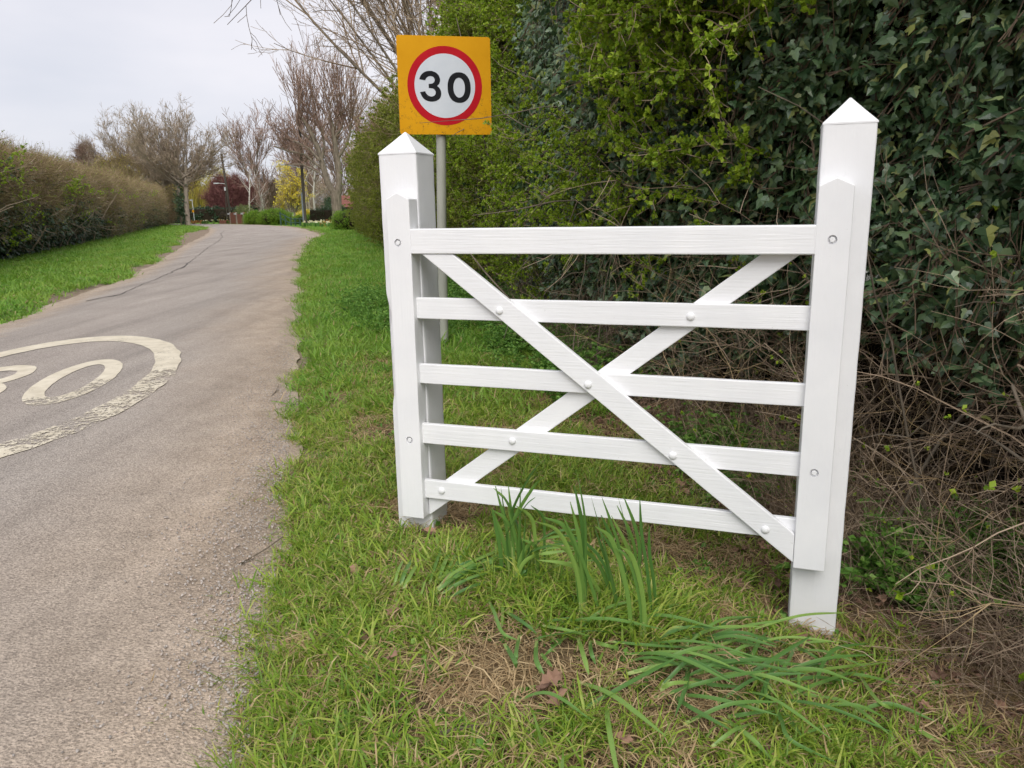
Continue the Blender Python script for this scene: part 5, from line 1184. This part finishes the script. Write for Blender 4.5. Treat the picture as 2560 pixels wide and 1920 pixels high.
# ------------------------------------------------------------------ garden shrubs and hedges
def shrub(name, label, cat, c_, rad, srcs, n_, s0, s1, group=None, core=None, cone=0, boxy=False, stem=True):
    """foliage clumps spread through a lumpy volume on a few stems"""
    root = empty(name, (c_[0], c_[1], c_[2])); tag(root, label, cat, group)
    P_ = []
    while len(P_) < n_:
        if boxy: p = Vector((random.uniform(-1, 1), random.uniform(-1, 1), random.uniform(0, 1)))
        else:
            p = Vector((random.uniform(-1, 1), random.uniform(-1, 1), random.uniform(0, 1)))
            q_ = Vector((p.x, p.y, (p.z - .45) * 1.75)); rr = 1 - cone * p.z
            lim_ = rr * (1 + .22 * N(p.x * 1.7 + c_[0], p.y * 1.7, p.z * 2.2))
            if q_.length > lim_ or q_.length < lim_ * .45: continue
        P_.append((p.x * rad[0], p.y * rad[1], p.z * rad[2]))
    scatter('foliage', P_, [(random.gauss(0, .5), random.gauss(0, .5), random.uniform(0, 6.28)) for p in P_], np.random.uniform(s0, s1, n_), srcs, None, root)
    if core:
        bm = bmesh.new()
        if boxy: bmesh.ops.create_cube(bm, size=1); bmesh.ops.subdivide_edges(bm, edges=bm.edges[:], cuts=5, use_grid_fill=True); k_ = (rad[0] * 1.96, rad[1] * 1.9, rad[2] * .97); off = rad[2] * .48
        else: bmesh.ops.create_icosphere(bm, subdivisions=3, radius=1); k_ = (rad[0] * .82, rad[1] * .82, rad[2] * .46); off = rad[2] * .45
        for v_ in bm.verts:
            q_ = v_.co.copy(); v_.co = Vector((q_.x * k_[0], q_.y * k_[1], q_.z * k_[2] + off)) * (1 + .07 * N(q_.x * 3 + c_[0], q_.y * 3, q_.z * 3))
        me = bpy.data.meshes.new('shrub_shade_core'); bm.to_mesh(me); bm.free(); link('shrub_shade_core', me, [core], root, True)  # lump inside the leaves, coloured dark as the shrub's inner shade
    if stem:
        mb = MB(); tubes(mb, [(wig(Vector((random.gauss(0, rad[0] * .2), random.gauss(0, rad[1] * .2), -.1)), Vector((random.gauss(0, .3), random.gauss(0, .2), 1)), rad[2] * .8, 5, .12), np.linspace(.045, .015, 6)) for i in range(5)], 5)
        mb.obj('stems', [BARK], root, True)['kind'] = 'stuff'
    return root
random.seed(401); np.random.seed(401)
LAUREL = leafmat('laurel_leaf', [(0, (.014, .04, .018)), (.6, (.03, .07, .03)), (1, (.06, .11, .05))], .35, .1, .5)
YEW = leafmat('yew_leaf', [(0, (.02, .04, .014)), (1, (.05, .08, .025))], .5, .1, .3)
BOXG = leafmat('clipped_hedge_leaf', [(0, (.09, .19, .015)), (.6, (.17, .31, .025)), (1, (.27, .40, .04))], .45, .3, .3)
WIL = leafmat('willow_catkin_leaf', [(0, (.34, .28, .05)), (.6, (.50, .42, .09)), (1, (.60, .53, .15))], .5, .35, .3)
PURP = leafmat('purple_twig', [(0, (.12, .045, .045)), (.6, (.20, .08, .075)), (1, (.29, .14, .12))], .7, .1, .2)
RUST = leafmat('rusty_fern', [(0, (.30, .15, .04)), (1, (.52, .30, .10))], .8, .2, .2)
PALEG = leafmat('pale_green_leaf', [(0, (.17, .21, .07)), (1, (.33, .36, .15))], .5, .3, .3)
CL = lambda m_, n_=50, r_=.3, s_=.1: [leaf_clump(i, m_, n_, r_, s_) for i in range(3)]
S_LAU, S_YEW, S_BOX, S_WIL, S_RUST, S_PAL, S_GOLD = CL(LAUREL, 60, .3, .13), CL(YEW, 70, .22, .06), CL(BOXG, 70, .2, .06), CL(WIL, 40, .3, .09), CL(RUST, 40, .2, .12), CL(PALEG, 50, .28, .1), CL(GOLD, 60, .25, .09)
S_PUR = [twig_clump(i + 30, PURP, 60, .8, .011) for i in range(3)]
S_DARKG = CL(IVY_FAR, 60, .25, .08)
shrub('laurel_hedge', 'dark glossy laurel hedge across the end of the road', 'hedge', (-36.3, 92.5, .15), (6.6, .9, 1.6), S_LAU, 620, .9, 1.4, core=SHADE_CORE, boxy=True)
shrub('yew_hedge', 'dark clipped yew hedge behind the pollarded tree', 'hedge', (-14.0, 65, .15), (2.3, .8, 1.2), S_YEW, 420, .8, 1.2, core=SHADE_CORE, boxy=True)
shrub('clipped_hedge', 'rounded bright green clipped hedge beside the wooden gateway', 'hedge', (-22.8, 71.8, .12), (1.4, 1.2, 1.25), S_BOX, 330, .9, 1.3, 'clipped hedges round the bend', SHADE_CORE)
shrub('clipped_hedge', 'larger rounded clipped hedge ending at the sloping green railing', 'hedge', (-20.7, 69.5, .12), (1.5, 1.3, 1.35), S_BOX, 360, .9, 1.3, 'clipped hedges round the bend', SHADE_CORE)
shrub('clipped_hedge', 'low bright green hedge behind the level green railing', 'hedge', (-17.5, 67.5, .12), (1.3, .8, .8), S_BOX, 200, .8, 1.1, 'clipped hedges round the bend', SHADE_CORE)
shrub('forsythia_bush', 'small golden yellow bush behind the green railing', 'bush', (-18.3, 70.5, .12), (.9, .8, 1.3), S_YEL, 150, .7, 1.1)
shrub('golden_conifer', 'small golden brown conifer in front of the laurel hedge', 'conifer', (-32.0, 88, .15), (.55, .5, 1.35), S_GOLD, 90, .5, .8, cone=.75, core=SHADE_CORE)
shrub('purple_shrub', 'large purple red twiggy shrub behind the laurel hedge', 'shrub', (-34.2, 97, .15), (2.9, 2.2, 5.4), S_PUR, 420, .9, 1.5)
shrub('willow_tree', 'tall pale yellow willow beyond the laurel hedge', 'tree', (-41.6, 112, .15), (3.2, 2.4, 7.4), S_WIL, 420, 1.1, 1.8, 'willows beyond the bend')
shrub('yellow_brown_tree', 'yellow brown budding tree behind the bare trees', 'tree', (-47, 113, .15), (3.6, 2.4, 7.0), [twig_clump(i + 40, TWIG_OLIVE, 50, .9, .014, WIL, 20, .09) for i in range(3)], 330, 1.1, 1.8)
shrub('green_shrub', 'light green shrub left of the small willow', 'shrub', (-43.8, 100, .15), (2.2, 1.4, 2.6), S_PAL, 160, 1.0, 1.5)
shrub('pale_shrub', 'pale green shrub rising behind the wooden gateway', 'shrub', (-26.9, 80, .15), (1.1, .8, 1.9), S_PAL, 90, .7, 1.0)
shrub('dark_conifer', 'dark conifer between the lamp pole and the pollarded tree', 'conifer', (-18.4, 82, .15), (1.6, 1.2, 3.4), S_DARKG, 170, .9, 1.4, cone=.7)
shrub('round_shrub', 'rounded green shrub at the end of the hawthorn hedge', 'shrub', (-9.7, 47, .1), (.95, .9, 1.15), S_BOX, 220, .7, 1.1, core=SHADE_CORE)
shrub('brown_bush', 'reddish brown bare tree top showing over the long hedge', 'tree', (-40.0, 76, .15), (1.5, 1.2, 7.6), [twig_clump(i + 50, TWIG_RED, 60, .9, .012) for i in range(2)], 170, 1.0, 1.5)
shrub('yellow_brown_bush', 'yellow brown twiggy bush showing above the long hedge', 'bush', (-34.6, 70.5, .15), (2.4, 1.4, 6.0), [twig_clump(i + 60, TWIG_OLIVE, 50, .8, .011, WIL, 10, .06) for i in range(2)], 230, .9, 1.4)
shrub('rusty_fern_mound', 'mound of rusty brown dead fern at the pollarded tree foot', 'fern', (-12.5, 56, .12), (1.0, .5, .42), S_RUST, 70, .6, .9, stem=False)
shrub('rusty_fern_mound', 'small pinkish brown mound on the grass by the white post', 'fern', (-33.0, 83, .15), (.7, .4, .35), S_RUST, 26, .5, .8, stem=False)
# small weeping willow: hanging strands
random.seed(421); lines = []; trunk = wig(Vector((0, 0, -.1)), Vector((0, 0, 1)), 2.4, 5, .05)
for i in range(230):
    a = random.uniform(0, 6.28); r_ = random.uniform(.2, 1.45); z_ = 4.3 - .6 * r_ ** 1.5 + random.gauss(0, .15)
    p0 = Vector((math.cos(a) * r_, math.sin(a) * r_, z_)); lines.append((wig(p0, Vector((math.cos(a) * .2, math.sin(a) * .2, -1)), random.uniform(1.2, 2.8), 4, .06), np.linspace(.03, .014, 5)))
root = empty('willow_tree', (-39.1, 100, .15)); tag(root, 'small weeping yellow willow behind the white post', 'tree', 'willows beyond the bend')
mb = MB(); tubes(mb, [(trunk, np.linspace(.22, .14, 6))] + [(wig(trunk[-1], Vector((math.cos(a), math.sin(a), 1.6)), 2.2, 4, .1), np.linspace(.09, .03, 5)) for a in np.arange(7) * .9], 6); mb.obj('trunk', [BARK], root, True)
mb = MB(); tubes(mb, lines, 3); mb.obj('crown', [WIL], root)

# ------------------------------------------------------------------ poles, lamps, wires
WOOD_POLE = plain('weathered_pole_wood', (.05, .043, .036), (.10, .085, .07), 6, .9, .2, .4, .01, (1, 1, .1))
GREYMET = plain('pale_grey_metal', (.45, .46, .47), (.58, .59, .60), 8, .5, .5, 0)
SLATE = plain('blue_grey_cable_cover', (.13, .15, .17), (.2, .22, .24), 8, .6, .4, 0)
def street_lamp_arm(root, z, d, L_):
    mb = MB(); d = Vector(d).normalized()
    tubes(mb, [([Vector((0, 0, z)), Vector((0, 0, z)) + d * L_ * .35 + Vector((0, 0, .10)), Vector((0, 0, z)) + d * L_ * .75 + Vector((0, 0, .16))], [.03, .028, .026])], 6); a = mb.obj('lamp_arm', [GREYMET], root, True)
    mb = MB(); box(mb, Vector((0, 0, z + .17)) + d * L_ * .92, (L_ * .42, .2, .11), 0, Matrix.Rotation(math.atan2(d.y, d.x), 3, 'Z')); mb.obj('lamp_head', [GREYMET], root)
tp_ = empty('telegraph_pole', (-30.1, 85, .15)); tag(tp_, 'leaning wooden telegraph pole with a street lamp and strut, at the bend', 'telegraph pole')
mb = MB(); tubes(mb, [([(0, 0, -.2), (-.12, 0, 3.2), (-.34, 0, 7.25)], [.13, .12, .105])], 10); mb.obj('pole', [WOOD_POLE], tp_, True)
mb = MB(); tubes(mb, [([(-.42, 0, -.2), (-.36, 0, 2.0), (-.2, 0, 4.2)], [.07, .06, .05])], 7); mb.obj('strut', [WOOD_POLE], tp_, True)
for z_ in (6.9, 6.5, 6.1):
    mb = MB(); tubes(mb, [([(-.52, 0, z_), (-.12, 0, z_)], [.045, .045])], 6); mb.obj('insulator', [WOOD_POLE], tp_, True)
mb = MB(); tubes(mb, [([(-.2, 0, 4.1), (-.55, 0, 4.18), (-1.0, 0, 4.2)], [.035] * 3)], 6); mb.obj('lamp_arm', [GREYMET], tp_, True)
mb = MB(); box(mb, (-1.2, 0, 4.2), (.5, .2, .12)); mb.obj('lamp_head', [GREYMET], tp_)
mb = MB(); box(mb, (-.26, -.16, 3.6), (.16, .12, .36)); mb.obj('control_box', [GREYMET], tp_)
lp_ = empty('lamp_pole', (-16.1, 62, .1)); tag(lp_, 'dark wooden pole with a street lamp arm, standing by the green railing', 'telegraph pole')
mb = MB(); tubes(mb, [([(0, 0, -.2), (.02, 0, 3), (.12, 0, 7.9)], [.125, .115, .095])], 10); mb.obj('pole', [WOOD_POLE], lp_, True)
mb = MB(); tubes(mb, [([(-.1, -.14, -.1), (-.08, -.14, 2.6)], [.07, .07])], 8); mb.obj('cable_cover', [SLATE], lp_, True)
mb = MB(); tubes(mb, [([(0, 0, 4.45), (-.7, 0, 4.62), (-1.1, 0, 4.68)], [.04] * 3)], 6); mb.obj('lamp_arm', [GREYMET], lp_, True)
mb = MB(); box(mb, (-1.3, 0, 4.72), (.55, .22, .1)); mb.obj('lamp_head', [GREYMET], lp_)
for k, (a, c_) in enumerate((((-30.5, 85, 6.85), (-60, 96, 7.6)), ((-30.5, 85, 6.5), (-58, 90, 6.8)), ((-30.2, 85, 7.0), (-22, 92, 6.3)), ((-30.2, 85, 6.6), (-24, 96, 5.4)))):
    A, B = Vector(a), Vector(c_); L_ = [A.lerp(B, i / 10) - Vector((0, 0, .5 * math.sin(math.pi * i / 10))) for i in range(11)]
    mb = MB(); tubes(mb, [(L_, [.012] * 11)], 3); o = mb.obj('overhead_wire', [SLATE]); tag(o, ['upper wire running away left from the telegraph pole', 'lower wire running away left from the telegraph pole', 'upper wire running away right from the telegraph pole', 'lower wire running away right from the telegraph pole'][k], 'wire', 'wires at the telegraph pole')
bp_ = empty('marker_post', (-34.05, 85, .15)); tag(bp_, 'slim white post with a small yellow plate on the far grass', 'post')
mb = MB(); tubes(mb, [([(0, 0, -.1), (-.03, 0, 2.5)], [.05, .045])], 8); mb.obj('post', [GREYMET], bp_, True)
mb = MB(); box(mb, (-.02, -.06, 1.35), (.2, .03, .26)); mb.obj('yellow_plate', [YELLOW], bp_)
mb = MB(); box(mb, (-.12, 0, 2.5), (.34, .12, .12)); mb.obj('head', [GREYMET], bp_)
# wooden gateway of red-brown boards with pale posts
BRICK = plain('red_brown_boards', (.20, .085, .06), (.31, .145, .105), 5, .85, .2, .3, .01, (6, 1, .4))
PALEP = plain('pale_timber', (.26, .21, .17), (.40, .33, .27), 6, .9, .2, .3, .01)
gw = empty('wooden_gateway', (-26.0, 76.6, .12)); tag(gw, 'red brown boarded gateway with pale posts and small white boxes, at the bend', 'gate')
ang = math.atan2(-4.0, 3.1); u_ = Vector((.78, -.62, 0)); R_ = Matrix.Rotation(math.atan2(u_.y, u_.x), 3, 'Z')
for i in range(14):
    if i in (3, 7): continue
    p = u_ * (-1.9 + i * .3 + .0); mb = MB(); box(mb, p + Vector((0, 0, .54 + .05 * math.sin(i))), (.285, .05, 1.08 + .1 * math.sin(i)), 0, R_); mb.obj('board', [BRICK], gw)
for i, t_ in enumerate((-2.08, -1.0, .2, 1.05, 2.3)):
    mb = MB(); box(mb, u_ * t_ + Vector((0, 0, .58)), (.14, .14, 1.22), 0, R_); mb.obj('post', [PALEP], gw)
    if i != 3: mb = MB(); box(mb, u_ * t_ + Vector((-.1, -.1, 1.02)), (.2, .14, .16), 0, R_); mb.obj('white_box', [GREYMET], gw)
# green railing
GREENP = plain('dark_green_paint', (.03, .07, .045), (.05, .10, .065), 6, .6, .3, 0)
rl = empty('green_railing', (0, 0, 0)); tag(rl, 'dark green wooden railing sloping down to a level section by the lamp pole', 'railing')
def rail(a, c_, r_=.045): mb = MB(); tubes(mb, [([Vector(a), Vector(c_)], [r_, r_])], 4); mb.obj('rail', [GREENP], rl)
for a, c_ in (((-19.2, 66, 1.15), (-17.8, 64, .68)), ((-19.2, 66, .72), (-17.8, 64, .32)), ((-17.8, 64, .66), (-16.2, 62.2, .66)), ((-17.8, 64, .36), (-16.2, 62.2, .36))): rail(a, c_)
for x, y, h_ in ((-19.2, 66, 1.25), (-18.5, 65, .98), (-17.8, 64, .78), (-17.27, 63.4, .72), (-16.73, 62.8, .72), (-16.3, 62.3, .72)):
    mb = MB(); box(mb, (x, y, h_ / 2 + .02), (.11, .11, h_)); mb.obj('post', [GREENP], rl)
# timber trough, daffodils in flower
tr_ = empty('timber_trough', (-29.0, 80, .13)); tag(tr_, 'small dark timber planter trough on the grass at the bend', 'planter')
mb = MB(); box(mb, (0, -.2, .2), (.9, .06, .4)); mb.obj('board', [BRICK], tr_); mb = MB(); box(mb, (0, .2, .2), (.9, .06, .4)); mb.obj('board', [BRICK], tr_)
mb = MB(); box(mb, (-.42, 0, .2), (.06, .34, .4)); mb.obj('end_board', [BRICK], tr_); mb = MB(); box(mb, (.42, 0, .2), (.06, .34, .4)); mb.obj('end_board', [BRICK], tr_)
DFL = leafmat('pale_daffodil_flower', [(0, (.70, .62, .25)), (.5, (.80, .76, .50)), (1, (.85, .83, .70))], .6, .2, .2)
def daff_plant(k):
    mb = MB(); 
    for i in range(6):
        a = random.uniform(0, 6.28); p = Vector((random.gauss(0, .04), random.gauss(0, .04), 0)); d = Vector((math.cos(a) * .25, math.sin(a) * .25, 1)); small_leaf(mb, p, d, .34, 0)
    c_ = Vector((random.gauss(0, .05), random.gauss(0, .05), .36)); tubes(mb, [([Vector((0, 0, 0)), c_], [.008, .008])], 3, 0)
    for i in range(6): a = i * 1.047; small_leaf(mb, c_, Vector((math.cos(a), -.35, math.sin(a))), .085, 1)
    me = mb.mesh('daffodil'); me.materials.append(DAFF); me.materials.append(DFL); return me
DP = [daff_plant(k) for k in range(3)]
random.seed(431)
for i in range(46):
    f_ = random.random(); x = -14.95 + 3.6 * f_ + random.gauss(0, .15); y = 58 - 4 * f_ + random.gauss(0, .7)
    o = bpy.data.objects.new('daffodil', DP[i % 3]); COL.objects.link(o); o.location = (x, y, gz(x, y)); o.rotation_euler.z = random.gauss(0, .5); s_ = random.uniform(.8, 1.2); o.scale = (s_,) * 3
    tag(o, 'pale daffodil flowering in the bed by the pollarded tree', 'daffodil', 'daffodils by the pollarded tree')
for i in range(16):
    x = random.uniform(-31.2, -28.6); y = 80 + random.gauss(0, .5); o = bpy.data.objects.new('daffodil', DP[i % 3]); COL.objects.link(o); o.location = (x, y, gz(x, y)); o.rotation_euler.z = random.gauss(0, .5)
    tag(o, 'pale daffodil flowering on the grass near the timber trough', 'daffodil', 'daffodils near the trough')
# house glimpsed behind the yew hedge
TILE = plain('red_brown_roof_tile', (.16, .065, .05), (.26, .11, .085), 8, .85, .2, .5, .02, (1, 1, 6))
BRK = plain('red_brick', (.24, .10, .075), (.34, .16, .12), 14, .9, .2, .3, .01)
hs = empty('brick_house', (-15.2, 86, .15)); tag(hs, 'red brick house with brown tiled roof glimpsed behind the yew hedge', 'house')
mb = MB(); box(mb, (0, 0, .75), (6, 5, 1.5)); mb.obj('wall', [BRK], hs)
for k in range(6):
    z_ = 1.5 + k * .2; y_ = -2.7 + k * .42
    mb = MB(); box(mb, (0, y_ + .25, z_ + .05), (6.5, .55, .08), 0, Matrix.Rotation(.42, 3, 'X')); mb.obj('tile_course', [TILE], hs)
mb = MB(); mb.add([(-3.2, 0, 1.5), (3.2, 0, 1.5), (3.2, 0, 2.6), (-3.2, 0, 2.6), (3.2, 2.7, 1.5), (-3.2, 2.7, 1.5)], [(0, 1, 2, 3), (3, 2, 4, 5)]); mb.obj('rear_roof', [TILE], hs)
# far treeline beyond everything
tl = empty('far_trees', (0, 0, 0)); tag(tl, 'far bank of bare trees closing the view beyond the bend', 'trees', kind='stuff')
P_ = []
for i in range(520):
    a = random.uniform(-70, 25); P_.append((a, 150 + random.gauss(0, 6) + .1 * a, random.uniform(0, 1) * (5.5 + 2.5 * N(a * .09, 3))))
scatter('trees', P_, [(random.gauss(0, .3), random.gauss(0, .3), random.uniform(0, 6.28)) for p in P_], np.random.uniform(2.4, 4.4, len(P_)), [twig_clump(i + 80, TWIG_GREY, 50, .9, .01) for i in range(3)], None, tl)
# white blossom sprays of the blackthorn
random.seed(441)
S_BLOS = []
mb = MB()
for i in range(7):
    c_ = rv(.012)
    for j in range(5): a = j * 1.257; small_leaf(mb, c_, Vector((math.cos(a), math.sin(a), .3)), .009, 0)
S_BLOS = [mb.src('blossom_spray', [BLOSSOM])]
bl_pts = hpts(HR, prof_r, 26, 2.3, 3.6, .95, 1.5, -.2, -.02)
sc_face('blossom', bl_pts, S_BLOS, .8, 1.3, bram)
